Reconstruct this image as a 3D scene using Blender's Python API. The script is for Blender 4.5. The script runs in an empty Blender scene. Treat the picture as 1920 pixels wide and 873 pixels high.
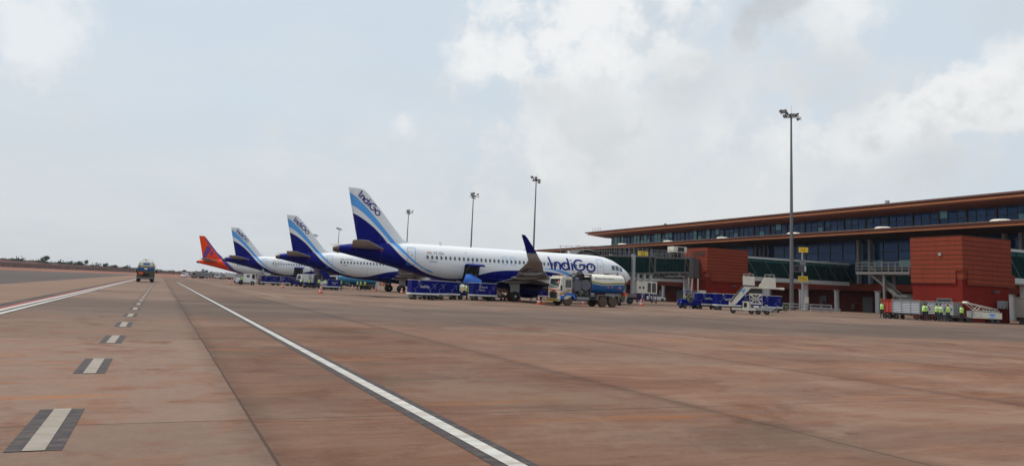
import bpy, bmesh, math, random
from mathutils import Vector, Matrix
random.seed(7)
R = math.radians
scene = bpy.context.scene
col = scene.collection

# ------------------------------------------------------------------ camera
H = 1.45
cam = bpy.data.cameras.new('camera')
cam.sensor_width = 36.0
cam.lens = 1433.0 / 1920 * 36
cam.shift_y = -76.5 / 1920
cam.clip_start = 0.1
cam.clip_end = 20000
co = bpy.data.objects.new('camera', cam)
col.objects.link(co)
cm = Matrix((  # rows: world X, Y, Z expressed in the camera's right, up and back axes
    (0.90841788, -0.09042798, -0.40816631),
    (-0.41588471, -0.09592485, -0.90434414),
    (0.04262472, 0.99127252, -0.12474746)))
co.matrix_world = Matrix.Translation((0, 0, H)) @ cm.to_4x4()
scene.camera = co

# ------------------------------------------------------------------ view
scene.view_settings.view_transform = 'Standard'
scene.view_settings.look = 'None'
scene.view_settings.exposure = 0.12
scene.view_settings.gamma = 1.0
scene.cycles.use_denoising = True
scene.cycles.max_bounces = 6

# ------------------------------------------------------------------ world: hazy bright sky with cumulus
SUN_EL, SUN_AZ = R(62), R(-40)          # azimuth measured from +Y towards +X
world = bpy.data.worlds.new('World')
scene.world = world
world.use_nodes = True
nt = world.node_tree
N, L = nt.nodes, nt.links
N.clear()


def wn(t, **k):
    n = N.new(t)
    for a, b in k.items():
        setattr(n, a, b)
    return n


def wmath(op, a, b=None, c=None, clamp=False):
    n = N.new('ShaderNodeMath')
    n.operation = op
    n.use_clamp = clamp
    for i, v in enumerate((a, b, c)):
        if v is None:
            continue
        if isinstance(v, (int, float)):
            n.inputs[i].default_value = v
        else:
            L.new(v, n.inputs[i])
    return n.outputs[0]


sky = wn('ShaderNodeTexSky', sky_type='NISHITA')
sky.sun_disc = False
sky.sun_elevation = SUN_EL
sky.sun_rotation = SUN_AZ
sky.dust_density = 4.0
tc = wn('ShaderNodeTexCoord')
sep = wn('ShaderNodeSeparateXYZ')
L.new(tc.outputs['Generated'], sep.inputs[0])
zz = wmath('ADD', wmath('MAXIMUM', sep.outputs[2], 0.0), 0.16)
comb = wn('ShaderNodeCombineXYZ')
L.new(wmath('DIVIDE', sep.outputs[0], zz), comb.inputs[0])
L.new(wmath('DIVIDE', sep.outputs[1], zz), comb.inputs[1])


def wnoise(scale, detail, rough, src=comb.outputs[0], off=0.0, dist=0.0):
    m = wn('ShaderNodeMapping')
    m.inputs['Location'].default_value = (off, off * .7, off * .3)
    L.new(src, m.inputs[0])
    n = wn('ShaderNodeTexNoise')
    n.inputs['Scale'].default_value = scale
    n.inputs['Detail'].default_value = detail
    n.inputs['Roughness'].default_value = rough
    n.inputs['Distortion'].default_value = dist
    L.new(m.outputs[0], n.inputs['Vector'])
    return n.outputs[0]


edge = wnoise(7.5, 10, .62, tc.outputs['Generated'], 3.1, .15)      # ragged cumulus edges
edge2 = wnoise(26, 6, .6, tc.outputs['Generated'], 1.3)
soft = wnoise(1.1, 6, .55, comb.outputs[0], 5.0, .2)               # broad veil of cloud
soft2 = wnoise(2.4, 7, .6, comb.outputs[0], 9.0, .3)


def blob(d, inner, outer, amp=.30):
    """soft patch of cloud round one direction of the sky, its rim broken up by noise"""
    v = Vector(d).normalized()
    dn = wn('ShaderNodeVectorMath', operation='DISTANCE')
    L.new(tc.outputs['Generated'], dn.inputs[0])
    dn.inputs[1].default_value = v
    r = wmath('ADD', dn.outputs['Value'],
              wmath('ADD', wmath('MULTIPLY', wmath('SUBTRACT', edge, .5), amp),
                    wmath('MULTIPLY', wmath('SUBTRACT', edge2, .5), amp * .5)))
    m = wn('ShaderNodeMapRange')
    m.interpolation_type = 'SMOOTHSTEP'
    L.new(r, m.inputs[0])
    m.inputs[1].default_value = outer
    m.inputs[2].default_value = inner
    return m.outputs[0]


def wmix(fac, a, b):
    n = wn('ShaderNodeMix', data_type='RGBA')
    for s, v in ((0, fac), (6, a), (7, b)):
        if isinstance(v, (int, float)):
            n.inputs[s].default_value = v
        elif isinstance(v, tuple):
            n.inputs[s].default_value = (*v, 1)
        else:
            L.new(v, n.inputs[s])
    return n.outputs[2]


K = 10.0                                  # world strength 0.1 -> colours are written as display-linear times 10
def kc(r, g, b): return (r * K, g * K, b * K)
low = wn('ShaderNodeMapRange'); L.new(sep.outputs[2], low.inputs[0])
low.inputs[1].default_value = 0.0; low.inputs[2].default_value = .22
base = wmix(low.outputs[0], kc(.595, .62, .645), kc(.59, .67, .745))
v1 = wn('ShaderNodeMapRange'); L.new(soft, v1.inputs[0]); v1.inputs[1].default_value = .42; v1.inputs[2].default_value = .68
base = wmix(wmath('MULTIPLY', v1.outputs[0], .55), base, kc(.67, .70, .72))
v2 = wn('ShaderNodeMapRange'); L.new(soft2, v2.inputs[0]); v2.inputs[1].default_value = .50; v2.inputs[2].default_value = .72
base = wmix(wmath('MULTIPLY', v2.outputs[0], .35), base, kc(.56, .61, .66))
WHITE = kc(.84, .85, .85)
CREAM = kc(.70, .715, .715)
GREY = kc(.52, .555, .585)
def sky_dir(u, v):
    return cm @ Vector((u - 960, -(v - 360), -1433)).normalized()


for (u_, v_), i_, o_, c_, s_, am in (
        # soft veils
        ((1250, 230), .02, .26, CREAM, .60, .5), ((1080, 320), .00, .22, CREAM, .50, .5), ((1000, 210), -.02, .13, CREAM, .45, .4), ((1420, 360), .0, .14, CREAM, .4, .4), ((760, 330), -.04, .14, CREAM, .30, .5),
        ((1640, 250), .02, .17, CREAM, .45, .5), ((1560, 60), .00, .14, CREAM, .45, .5), ((520, 290), -.06, .08, CREAM, .28, .4),
        ((40, 40), .01, .085, WHITE, .65, .22), ((20, 195), -.03, .03, WHITE, .30, .15), ((150, 215), -.03, .03, CREAM, .35, .2),
        # cumulus tower at top centre
        ((905, 128), -.005, .045, WHITE, .75, .17), ((965, 105), .012, .055, WHITE, .90, .17), ((1030, 78), .020, .062, WHITE, .95, .17),
        ((1075, 30), .020, .062, WHITE, .95, .17), ((1130, 20), .030, .070, WHITE, .95, .16), ((1110, 95), .020, .085, WHITE, .80, .2),
        ((1145, 150), .000, .07, WHITE, .55, .25), ((1262, 95), -.005, .045, WHITE, .70, .2), ((930, 10), .000, .030, WHITE, .75, .13), ((838, 98), -.01, .018, WHITE, .6, .08),
        ((752, 235), -.008, .022, WHITE, .6, .1), ((980, 225), -.01, .07, WHITE, .35, .3), ((1140, 250), -.02, .10, WHITE, .32, .4), ((1340, 250), -.01, .06, WHITE, .35, .3),
        # flat cloud with a grey base along the top
        ((1270, 5), .010, .055, WHITE, .85, .17), ((1340, 15), .00, .06, WHITE, .6, .2), ((1620, 10), .00, .07, WHITE, .65, .2), ((1540, -10), .02, .08, WHITE, .5, .2),
        ((1400, 25), .00, .055, GREY, .85, .2), ((1330, 40), -.01, .035, GREY, .45, .2), ((1460, 5), .00, .05, GREY, .7, .2),
        # bank rising to the right edge
        ((1900, 160), .035, .075, WHITE, .95, .15), ((1830, 190), .025, .060, WHITE, .90, .16), ((1760, 215), .018, .052, WHITE, .85, .16), ((1690, 235), .010, .048, WHITE, .75, .16),
        ((1600, 255), .000, .050, WHITE, .60, .2), ((1520, 240), -.005, .040, WHITE, .5, .2), ((1450, 270), -.01, .045, WHITE, .45, .22), ((1850, 260), .00, .09, CREAM, .6, .3),
        ((1760, 300), -.01, .075, GREY, .45, .35), ((1900, 330), -.01, .06, GREY, .35, .3), ((1120, 215), -.01, .06, GREY, .40, .3), ((1010, 170), -.02, .04, GREY, .35, .25), ((1280, 170), -.01, .06, GREY, .35, .3), ((1560, 160), -.01, .08, GREY, .3, .3), ((1180, 330), -.02, .07, GREY, .25, .3), ((1880, 20), .00, .09, GREY, .25, .2)):
    d = sky_dir(u_, v_)
    base = wmix(wmath('MULTIPLY', blob(d, i_, o_, am), s_), base, c_)
final = wmix(.95, sky.outputs[0], base)
bg = wn('ShaderNodeBackground')
bg.inputs[1].default_value = 1.0 / K
L.new(final, bg.inputs[0])
wo = wn('ShaderNodeOutputWorld')
L.new(bg.outputs[0], wo.inputs[0])

sd = bpy.data.lights.new('sun', 'SUN')
sd.energy = 2.8
sd.angle = R(10)
sd.color = (1, .95, .87)
so = bpy.data.objects.new('sun', sd)
col.objects.link(so)
sdir = Vector((math.sin(SUN_AZ) * math.cos(SUN_EL), math.cos(SUN_AZ) * math.cos(SUN_EL), math.sin(SUN_EL)))
so.rotation_euler = sdir.to_track_quat('Z', 'Y').to_euler()

# ------------------------------------------------------------------ materials
MATS = {}


class NT:
    """small helper round a material node tree"""
    def __init__(s, name):
        s.m = bpy.data.materials.new(name)
        s.m.use_nodes = True
        s.n = s.m.node_tree.nodes
        s.l = s.m.node_tree.links
        s.b = s.n['Principled BSDF']
        s.tc = s.n.new('ShaderNodeTexCoord')

    def put(s, sock, v):
        if isinstance(v, (int, float)):
            sock.default_value = v
        elif isinstance(v, tuple):
            sock.default_value = (*v, 1) if len(sock.default_value) == 4 and len(v) == 3 else v
        else:
            s.l.new(v, sock)

    def math(s, op, a, b=None, c=None, clamp=False):
        n = s.n.new('ShaderNodeMath'); n.operation = op; n.use_clamp = clamp
        for i, v in enumerate((a, b, c)):
            if v is not None:
                s.put(n.inputs[i], v)
        return n.outputs[0]

    def noise(s, scale, detail=4, rough=.5, mul=(1, 1, 1), src=None, dist=0):
        mp = s.n.new('ShaderNodeMapping')
        mp.inputs['Scale'].default_value = mul
        s.l.new(src or s.tc.outputs['Object'], mp.inputs[0])
        n = s.n.new('ShaderNodeTexNoise')
        n.inputs['Scale'].default_value = scale
        n.inputs['Detail'].default_value = detail
        n.inputs['Roughness'].default_value = rough
        n.inputs['Distortion'].default_value = dist
        s.l.new(mp.outputs[0], n.inputs['Vector'])
        return n.outputs[0]

    def ramp(s, v, a, b, smooth=True):
        n = s.n.new('ShaderNodeMapRange')
        n.interpolation_type = 'SMOOTHSTEP' if smooth else 'LINEAR'
        s.put(n.inputs[0], v)
        n.inputs[1].default_value = a
        n.inputs[2].default_value = b
        return n.outputs[0]

    def mix(s, f, a, b):
        n = s.n.new('ShaderNodeMix'); n.data_type = 'RGBA'
        s.put(n.inputs[0], f); s.put(n.inputs[6], a); s.put(n.inputs[7], b)
        return n.outputs[2]

    def bump(s, h, strength=.3, dist=.02):
        n = s.n.new('ShaderNodeBump')
        n.inputs['Strength'].default_value = strength
        n.inputs['Distance'].default_value = dist
        s.put(n.inputs['Height'], h)
        s.l.new(n.outputs[0], s.b.inputs['Normal'])

    def sep(s, src=None):
        n = s.n.new('ShaderNodeSeparateXYZ')
        s.l.new(src or s.tc.outputs['Object'], n.inputs[0])
        return n.outputs


def mat(name, rgb, rough=.5, metal=0.0, dirt=.18, scale=1.2, dirtcol=(.12, .08, .055), spec=.5):
    if name in MATS:
        return MATS[name]
    t = NT(name)
    a = t.noise(scale, 5, .6)
    c = t.mix(t.math('MULTIPLY', t.ramp(a, .45, .75), dirt), rgb, dirtcol)
    b = t.noise(scale * 7, 3, .6)
    k = t.mix(t.math('MULTIPLY', b, dirt * .6), c, tuple(x * .72 for x in rgb))
    t.put(t.b.inputs['Base Color'], k)
    t.put(t.b.inputs['Roughness'], t.math('ADD', rough, t.math('MULTIPLY', t.math('SUBTRACT', a, .5), .2)))
    t.b.inputs['Metallic'].default_value = metal
    t.b.inputs['Specular IOR Level'].default_value = spec
    MATS[name] = t.m
    return t.m


WHT = mat('white_paint', (.74, .75, .75), .32, dirt=.06)
CRM = mat('cream_paint', (.70, .66, .56), .45, dirt=.22)
BLU = mat('royal_blue_paint', (.001, .006, .14), .6, dirt=.08, spec=.10)
BLUD = mat('deep_blue_paint', (.001, .004, .12), .5, dirt=.03, spec=.12)
BLUB = mat('bright_blue_paint', (.01, .13, .50), .4, dirt=.12)
SKYB = mat('sky_blue_paint', (.10, .38, .78), .35, dirt=.05)
GRY = mat('grey_metal', (.21, .21, .215), .55, .2, dirt=.2)
LGR = mat('light_grey_metal', (.36, .365, .37), .5, .15, dirt=.2)
DGR = mat('dark_grey_paint', (.07, .07, .075), .55, dirt=.2)
BLK = mat('black_rubber', (.018, .018, .018), .8, dirt=.35, dirtcol=(.09, .06, .045))
MUD = mat('muddy_tyre', (.10, .065, .042), .9, dirt=.4)
ORG = mat('orange_plastic', (.75, .10, .02), .5, dirt=.12)
RED = mat('red_paint', (.50, .03, .012), .5, dirt=.12)
YEL = mat('yellow_paint', (.80, .52, .02), .5, dirt=.12)
GLS = mat('tinted_glass', (.018, .024, .030), .06, dirt=.05, spec=.9)
HOLD = mat('dark_interior', (.012, .012, .013), .8)
HIV = mat('hi_vis_fabric', (.42, .80, .03), .8, dirt=.08, scale=3)
REFL = mat('reflective_band', (.62, .64, .60), .4)
SKIN = mat('brown_skin', (.17, .085, .05), .6, dirt=.02)
NAVY = mat('navy_cloth', (.014, .016, .03), .85, dirt=.05)
SHRT = mat('light_shirt_cloth', (.45, .47, .52), .85, dirt=.05)
HAIR = mat('black_hair', (.010, .008, .007), .7)
TEAL = mat('teal_paint', (.01, .16, .30), .4, dirt=.15)
SILV = mat('brushed_aluminium', (.36, .37, .39), .45, .4, dirt=.2)
TAN = mat('taupe_container_paint', (.30, .26, .22), .6, dirt=.2)
WINGM = mat('wing_grey_paint', (.30, .30, .31), .38, .15, dirt=.25)
EXH = mat('burnt_metal', (.13, .105, .09), .45, .7, dirt=.3)


# ------------------------------------------------------------------ mesh helpers
class MB:
    def __init__(s):
        s.v, s.f, s.m = [], [], []

    def face(s, pts, m=0):
        i = len(s.v)
        s.v += [tuple(p) for p in pts]
        s.f.append(tuple(range(i, i + len(pts))))
        s.m.append(m)
        return s

    def box(s, x0, x1, y0, y1, z0, z1, m=0, M=None):
        i = len(s.v)
        p = [Vector((x, y, z)) for z in (z0, z1) for y in (y0, y1) for x in (x0, x1)]
        if M:
            p = [M @ q for q in p]
        s.v += [tuple(q) for q in p]
        for q in ((0, 2, 3, 1), (4, 5, 7, 6), (0, 1, 5, 4), (2, 6, 7, 3), (0, 4, 6, 2), (1, 3, 7, 5)):
            s.f.append(tuple(i + k for k in q)); s.m.append(m)
        return s

    def bar(s, a, b, w, h=None, m=0, up=(0, 0, 1)):
        """rectangular bar from a to b"""
        h = h or w
        a, b = Vector(a), Vector(b)
        d = (b - a)
        if d.length < 1e-6:
            return s
        d.normalize()
        u = Vector(up)
        if abs(d.dot(u)) > .98:
            u = Vector((0, 1, 0))
        sx = d.cross(u).normalized()
        sy = sx.cross(d).normalized()
        i = len(s.v)
        for q in (a, b):
            for (p, r) in ((-1, -1), (1, -1), (1, 1), (-1, 1)):
                s.v.append(tuple(q + sx * p * w / 2 + sy * r * h / 2))
        for q in ((3, 2, 1, 0), (4, 5, 6, 7), (0, 1, 5, 4), (1, 2, 6, 5), (2, 3, 7, 6), (3, 0, 4, 7)):
            s.f.append(tuple(i + k for k in q)); s.m.append(m)
        return s

    def cyl(s, a, b, r0, r1=None, n=12, m=0, caps=True):
        r1 = r0 if r1 is None else r1
        a, b = Vector(a), Vector(b)
        d = (b - a).normalized()
        u = Vector((0, 0, 1)) if abs(d.z) < .9 else Vector((1, 0, 0))
        x = d.cross(u).normalized(); y = d.cross(x)
        i = len(s.v)
        for q, r in ((a, r0), (b, r1)):
            for k in range(n):
                t = 2 * math.pi * k / n
                s.v.append(tuple(q + x * math.cos(t) * r + y * math.sin(t) * r))
        for k in range(n):
            j = (k + 1) % n
            s.f.append((i + k, i + j, i + n + j, i + n + k)); s.m.append(m)
        if caps:
            s.f.append(tuple(i + k for k in reversed(range(n)))); s.m.append(m)
            s.f.append(tuple(i + n + k for k in range(n))); s.m.append(m)
        return s

    def tube(s, path, r, n=6, m=0):
        for a, b in zip(path[:-1], path[1:]):
            s.cyl(a, b, r, n=n, m=m)
        return s

    def loft(s, rings, m=0, caps=True, closed=True, mf=None):
        i = len(s.v); n = len(rings[0])
        for r in rings:
            s.v += [tuple(p) for p in r]
        for a in range(len(rings) - 1):
            for k in range(n if closed else n - 1):
                j = (k + 1) % n
                s.f.append((i + a * n + k, i + a * n + j, i + (a + 1) * n + j, i + (a + 1) * n + k))
                s.m.append(mf(a, k) if mf else m)
        if caps and closed:
            s.f.append(tuple(i + k for k in reversed(range(n)))); s.m.append(m)
            s.f.append(tuple(i + (len(rings) - 1) * n + k for k in range(n))); s.m.append(m)
        return s

    def prism(s, poly, a, b, axis='y', m=0):
        """polygon in the plane normal to axis, extruded from a to b"""
        def p3(p, t):
            return {'y': (p[0], t, p[1]), 'x': (t, p[0], p[1]), 'z': (p[0], p[1], t)}[axis]
        return s.loft([[p3(p, a) for p in poly], [p3(p, b) for p in poly]], m)

    def build(s, name, mats, parent=None, smooth=None, bevel=0):
        me = bpy.data.meshes.new(name)
        me.from_pydata(s.v, [], s.f)
        mats = mats if isinstance(mats, (list, tuple)) else [mats]
        for q in mats:
            me.materials.append(q)
        me.polygons.foreach_set('material_index', s.m)
        bm = bmesh.new(); bm.from_mesh(me)
        if bevel:
            bmesh.ops.remove_doubles(bm, verts=bm.verts, dist=1e-5)
        bmesh.ops.recalc_face_normals(bm, faces=bm.faces)
        if bevel:
            es = [e for e in bm.edges if len(e.link_faces) == 2 and e.calc_face_angle(0) > .6]
            bmesh.ops.bevel(bm, geom=es, offset=bevel, segments=2, affect='EDGES', profile=.6)
        bm.to_mesh(me); bm.free()
        if smooth:
            me.polygons.foreach_set('use_smooth', [True] * len(me.polygons))
            me.set_sharp_from_angle(angle=R(smooth))
        me.update()
        o = bpy.data.objects.new(name, me)
        col.objects.link(o)
        if parent:
            o.parent = parent
        return o


def thing(name, label, cat, loc=(0, 0, 0), rz=0, group=None, kind=None):
    o = bpy.data.objects.new(name, None)
    o.empty_display_size = .3
    col.objects.link(o)
    o.location = loc
    o.rotation_euler = (0, 0, rz)
    return tag(o, label, cat, group, kind)


def tag(o, label=None, cat=None, group=None, kind=None):
    if label: o['label'] = label
    if cat: o['category'] = cat
    if group: o['group'] = group
    if kind: o['kind'] = kind
    return o


def kids(o):
    return [c for c in bpy.data.objects if c.parent == o]


def dup(o, label=None, loc=None, rz=None, parent=None, group=None):
    c = o.copy(); col.objects.link(c); c.parent = parent
    for ch in kids(o):
        dup(ch, parent=c)
    if label: c['label'] = label
    if group: c['group'] = group
    if loc is not None: c.location = loc
    if rz is not None: c.rotation_euler = (0, 0, rz)
    return c


def text_polys(txt, size, extrude=0):
    cu = bpy.data.curves.new('lettering', 'FONT')
    cu.body = txt; cu.size = size; cu.extrude = extrude
    cu.resolution_u = 3
    o = bpy.data.objects.new('lettering', cu)
    col.objects.link(o)
    bpy.context.view_layer.update()
    me = bpy.data.meshes.new_from_object(o.evaluated_get(bpy.context.evaluated_depsgraph_get()))
    bpy.data.objects.remove(o); bpy.data.curves.remove(cu)
    return me


def lettering(txt, size, fn, m, parent, name='lettering', cut=0):
    """flat letters; fn maps (u, v) of the writing plane to a local point"""
    me = text_polys(txt, size)
    if cut:
        bm = bmesh.new(); bm.from_mesh(me)
        bmesh.ops.triangulate(bm, faces=bm.faces)
        for _ in range(3):
            es = [e for e in bm.edges if e.calc_length() > cut]
            if es: bmesh.ops.subdivide_edges(bm, edges=es, cuts=1)
            bmesh.ops.triangulate(bm, faces=bm.faces)
        bm.to_mesh(me); bm.free()
    for v in me.vertices:
        v.co = fn(v.co.x, v.co.y)
    me.materials.clear(); me.materials.append(m)
    o = bpy.data.objects.new(name, me); col.objects.link(o); o.parent = parent
    return o


def arc(cx, cy, r, a0, a1, n=22):
    return [(cx + r * math.cos(R(a0 + (a1 - a0) * i / n)), cy + r * math.sin(R(a0 + (a1 - a0) * i / n))) for i in range(n + 1)]


def ln(a, b, n=10):
    return [(a[0] + (b[0] - a[0]) * i / n, a[1] + (b[1] - a[1]) * i / n) for i in range(n + 1)]


LOGO = [ln((0, 128), (22, 6), 14), ln((48, 80), (50, 4)), arc(73, 52, 25, 172, 0, 14) + ln((98, 50), (100, 4), 6),
        arc(150, 42, 34, 0, 360, 34), ln((178, 126), (187, 5), 14), ln((214, 78), (218, 4), 8), ln((209, 104), (210, 112), 2),
        arc(288, 60, 53, 52, 360, 44) + [(342, 66)], ln((288, 66), (344, 66), 6), arc(398, 42, 39, 0, 360, 38)]


def ribbon(mb, path, w, fn, m=0):
    P = [Vector((*p, 0)) for p in path]
    rows = []
    closed = (P[0] - P[-1]).length < 1
    for i, p in enumerate(P):
        if closed:
            t = (P[1] - P[-2])
        else:
            t = P[min(i + 1, len(P) - 1)] - P[max(i - 1, 0)]
            t = t if i not in (0, len(P) - 1) else t
        if closed and 0 < i < len(P) - 1:
            t = P[i + 1] - P[i - 1]
        t.normalize(); nrm = Vector((-t.y, t.x, 0)) * w / 2
        rows.append([fn(*(p + nrm * k).xy) for k in (-1, -.33, .33, 1)])
    mb.loft(rows, m, caps=False, closed=False)


def logo(fn, m, parent, name='lettering', w=15):
    mb = MB()
    for p in LOGO:
        ribbon(mb, p, w, fn)
    return mb.build(name, m, parent)


def wheel(parent, x, y, r, w, tyre=BLK, rim=GRY, n=18, name='wheel'):
    """axle along y; the disc faces both ways"""
    mb = MB()
    rr = [(-w / 2, r * .55), (-w / 2, r * .88), (-w * .36, r), (w * .36, r), (w / 2, r * .88), (w / 2, r * .55)]
    rings = []
    for yy, q in rr:
        rings.append([(x + q * math.cos(2 * math.pi * k / n), y + yy, r + q * math.sin(2 * math.pi * k / n)) for k in range(n)])
    mb.loft(rings)
    o = mb.build(name, tyre, parent, smooth=40)
    mb = MB()
    mb.cyl((x, y - w * .44, r), (x, y + w * .44, r), r * .56, n=n)
    mb.cyl((x, y - w * .54, r), (x, y + w * .54, r), r * .22, n=8)
    mb.build('rim', rim, o, smooth=40)
    return o


def faint_rows(parent, m, fn, w, rows, h, name='faint_lettering', seed=1):
    """rows of small marks for writing the photograph shows but leaves unreadable"""
    rnd = random.Random(seed)
    mb = MB()
    for k in range(rows):
        u = 0
        while u < w:
            q = h * rnd.uniform(.4, .8)
            v = -k * h * 1.7
            mb.face([fn(u, v), fn(u + q, v), fn(u + q, v + h * rnd.uniform(.6, 1)), fn(u, v + h * rnd.uniform(.6, 1))])
            u += q * 1.4
    return mb.build(name, m, parent)

# ================================================================== GROUND
def ground_mat():
    t = NT('stained_apron_concrete')
    s = t.sep()
    x, y = s[0], s[1]
    SX, SY = 5.62, 5.24
    wob = t.math('MULTIPLY', t.math('SUBTRACT', t.noise(.7, 3, .6), .5), .018)
    wob2 = t.math('MULTIPLY', t.math('SUBTRACT', t.noise(9, 2, .6), .5), .010)
    xs = t.math('ADD', t.math('ADD', x, wob), wob2)
    ys = t.math('ADD', t.math('ADD', y, wob), wob2)
    u = t.math('DIVIDE', t.math('SUBTRACT', xs, .98), SX)
    v = t.math('DIVIDE', t.math('SUBTRACT', ys, 3.2), SY)
    fu, fv = t.math('FLOOR', u), t.math('FLOOR', v)
    # distance to the nearest joint, metres
    du = t.math('MULTIPLY', t.math('SUBTRACT', .5, t.math('ABSOLUTE', t.math('SUBTRACT', t.math('FRACT', u), .5))), SX)
    dv = t.math('MULTIPLY', t.math('SUBTRACT', .5, t.math('ABSOLUTE', t.math('SUBTRACT', t.math('FRACT', v), .5))), SY)
    jx = t.ramp(du, .020, .010)
    jy = t.ramp(dv, .020, .009)
    joint = t.math('MAXIMUM', jx, jy)
    cb = t.n.new('ShaderNodeCombineXYZ'); t.l.new(fu, cb.inputs[0]); t.l.new(fv, cb.inputs[1])
    wn_ = t.n.new('ShaderNodeTexWhiteNoise'); wn_.noise_dimensions = '3D'; t.l.new(cb.outputs[0], wn_.inputs[0])
    slab = wn_.outputs[0]
    cb2 = t.n.new('ShaderNodeCombineXYZ'); t.l.new(fu, cb2.inputs[0])
    wn2 = t.n.new('ShaderNodeTexWhiteNoise'); wn2.noise_dimensions = '3D'; t.l.new(cb2.outputs[0], wn2.inputs[0])
    lane = wn2.outputs[0]
    streak = t.noise(1.0, 9, .74, (.50, 2.8, 1), dist=.35)       # broom streaks run across the lane
    streak2 = t.noise(1.0, 8, .68, (.20, .50, 1), dist=.6)
    fine = t.noise(1.0, 8, .78, (2.2, 34, 1))
    blot = t.noise(.32, 9, .70, dist=.5)
    big = t.noise(.028, 5, .55)
    grit = t.noise(55, 3, .7)
    red = (0.164, 0.070, 0.039)
    pale = (0.215, 0.121, 0.081)
    grey = (0.111, 0.075, 0.058)
    orange = (0.296, 0.111, 0.041)
    def lerp1(v, a_, b_):
        return t.math('ADD', a_, t.math('MULTIPLY', v, b_ - a_))
    c = t.mix(t.ramp(streak, .34, .66), red, pale)
    c = t.mix(t.math('MULTIPLY', t.ramp(streak2, .47, .62), .55), c, grey)
    # every slab has its own cast, from rusty to grey
    cb3 = t.n.new('ShaderNodeCombineXYZ'); t.l.new(fv, cb3.inputs[0]); t.l.new(fu, cb3.inputs[1])
    w3 = t.n.new('ShaderNodeTexWhiteNoise'); w3.noise_dimensions = '3D'; t.l.new(cb3.outputs[0], w3.inputs[0])
    c = t.mix(t.math('MULTIPLY', w3.outputs[0], .40), c, (0.174, 0.119, 0.091))
    far = t.ramp(t.math('ADD', y, t.math('MULTIPLY', t.math('SUBTRACT', streak2, .5), 22)), 13, 42)
    c = t.mix(t.math('MULTIPLY', far, .62), c, (0.152, 0.111, 0.088))
    c = t.mix(t.math('MULTIPLY', t.ramp(blot, .50, .62), .60), c, (0.229, 0.151, 0.108))
    c = t.mix(t.math('MULTIPLY', t.ramp(blot, .47, .36), .55), c, (0.111, 0.047, 0.026))
    left = t.ramp(xs, 1.02, .94)                                 # the paler centre lane slab
    c = t.mix(t.math('MULTIPLY', left, t.ramp(t.noise(.9, 8, .7, dist=.4), .36, .56)), c, (0.196, 0.131, 0.100))
    ost = t.noise(1.0, 7, .68, (.16, 1.5, 1), dist=.5)
    c = t.mix(t.math('MULTIPLY', t.math('MULTIPLY', t.ramp(ost, .57, .66), .75), t.ramp(t.noise(.35, 4, .6), .40, .58)), c, orange)
    band = t.ramp(t.math('ABSOLUTE', t.math('SUBTRACT', t.math('ADD', t.math('ADD', y, t.math('MULTIPLY', x, .12)), t.math('MULTIPLY', streak2, 12)), 44)), 14, 5)
    c = t.mix(t.math('MULTIPLY', band, .60), c, (0.081, 0.065, 0.057))
    c = t.mix(t.math('MULTIPLY', t.ramp(big, .52, .60), .45), c, (0.087, 0.066, 0.055))
    # pale dusty tongues further in
    dusty = t.math('MULTIPLY', t.ramp(t.noise(1.0, 6, .62, (.035, .22, 1), dist=.4), .55, .66), t.ramp(y, 20, 55))
    c = t.mix(t.math('MULTIPLY', dusty, .55), c, (0.252, 0.178, 0.132))
    tone = t.math('ADD', .86, t.math('MULTIPLY', slab, .24))
    tone = t.math('MULTIPLY', tone, t.math('ADD', .93, t.math('MULTIPLY', lane, .12)))
    tone = t.math('MULTIPLY', tone, t.math('ADD', .62, t.math('MULTIPLY', fine, .76)))
    tone = t.math('MULTIPLY', tone, t.math('ADD', .76, t.math('MULTIPLY', grit, .48)))
    tone = t.math('MULTIPLY', tone, t.math('ADD', .72, t.math('MULTIPLY', t.noise(1.0, 6, .8, (14, 40, 1)), .56)))
    tone = t.math('MULTIPLY', tone, t.math('ADD', .74, t.math('MULTIPLY', t.noise(3.2, 10, .82), .52)))
    near = t.ramp(du, .34, .0)
    tone = t.math('MULTIPLY', tone, t.math('SUBTRACT', 1, t.math('MULTIPLY', t.math('MULTIPLY', near, t.noise(2.2, 4, .6)), .38)))
    brown = t.math('MULTIPLY', t.ramp(xs, .94, 1.02), t.ramp(xs, 7.2, 6.2))
    tone = t.math('MULTIPLY', tone, t.math('SUBTRACT', 1, t.math('MULTIPLY', brown, .16)))
    hsv = t.n.new('ShaderNodeHueSaturation')
    t.put(hsv.inputs['Color'], c); t.put(hsv.inputs['Value'], tone)
    # worn pale scuffs
    scuff = t.math('MULTIPLY', t.ramp(t.noise(1.0, 6, .75, (.5, 1.6, 1), dist=.8), .66, .74), .42)
    c = t.mix(scuff, hsv.outputs[0], (0.230, 0.155, 0.113))
    oil = t.math('MULTIPLY', t.ramp(t.noise(1.6, 3, .55), .68, .74), .45)
    c = t.mix(oil, c, (.05, .038, .032))
    # rubber tyre marks running with the lane
    tyre = t.math('MULTIPLY', t.ramp(t.noise(1.0, 3, .5, (1.3, .02, 1)), .60, .70), t.math('MULTIPLY', t.ramp(t.noise(.06, 3, .5), .45, .6), .28))
    c = t.mix(tyre, c, (.075, .06, .055))
    c = t.mix(t.math('MULTIPLY', joint, .80), c, (.055, .035, .028))
    t.put(t.b.inputs['Base Color'], c)
    t.put(t.b.inputs['Roughness'], t.math('ADD', .72, t.math('MULTIPLY', fine, .2)))
    t.b.inputs['Specular IOR Level'].default_value = .10
    t.bump(t.math('SUBTRACT', t.math('ADD', grit, t.math('MULTIPLY', fine, 1.2)), t.math('MULTIPLY', joint, 3)), .35, .004)
    return t.m


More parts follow.
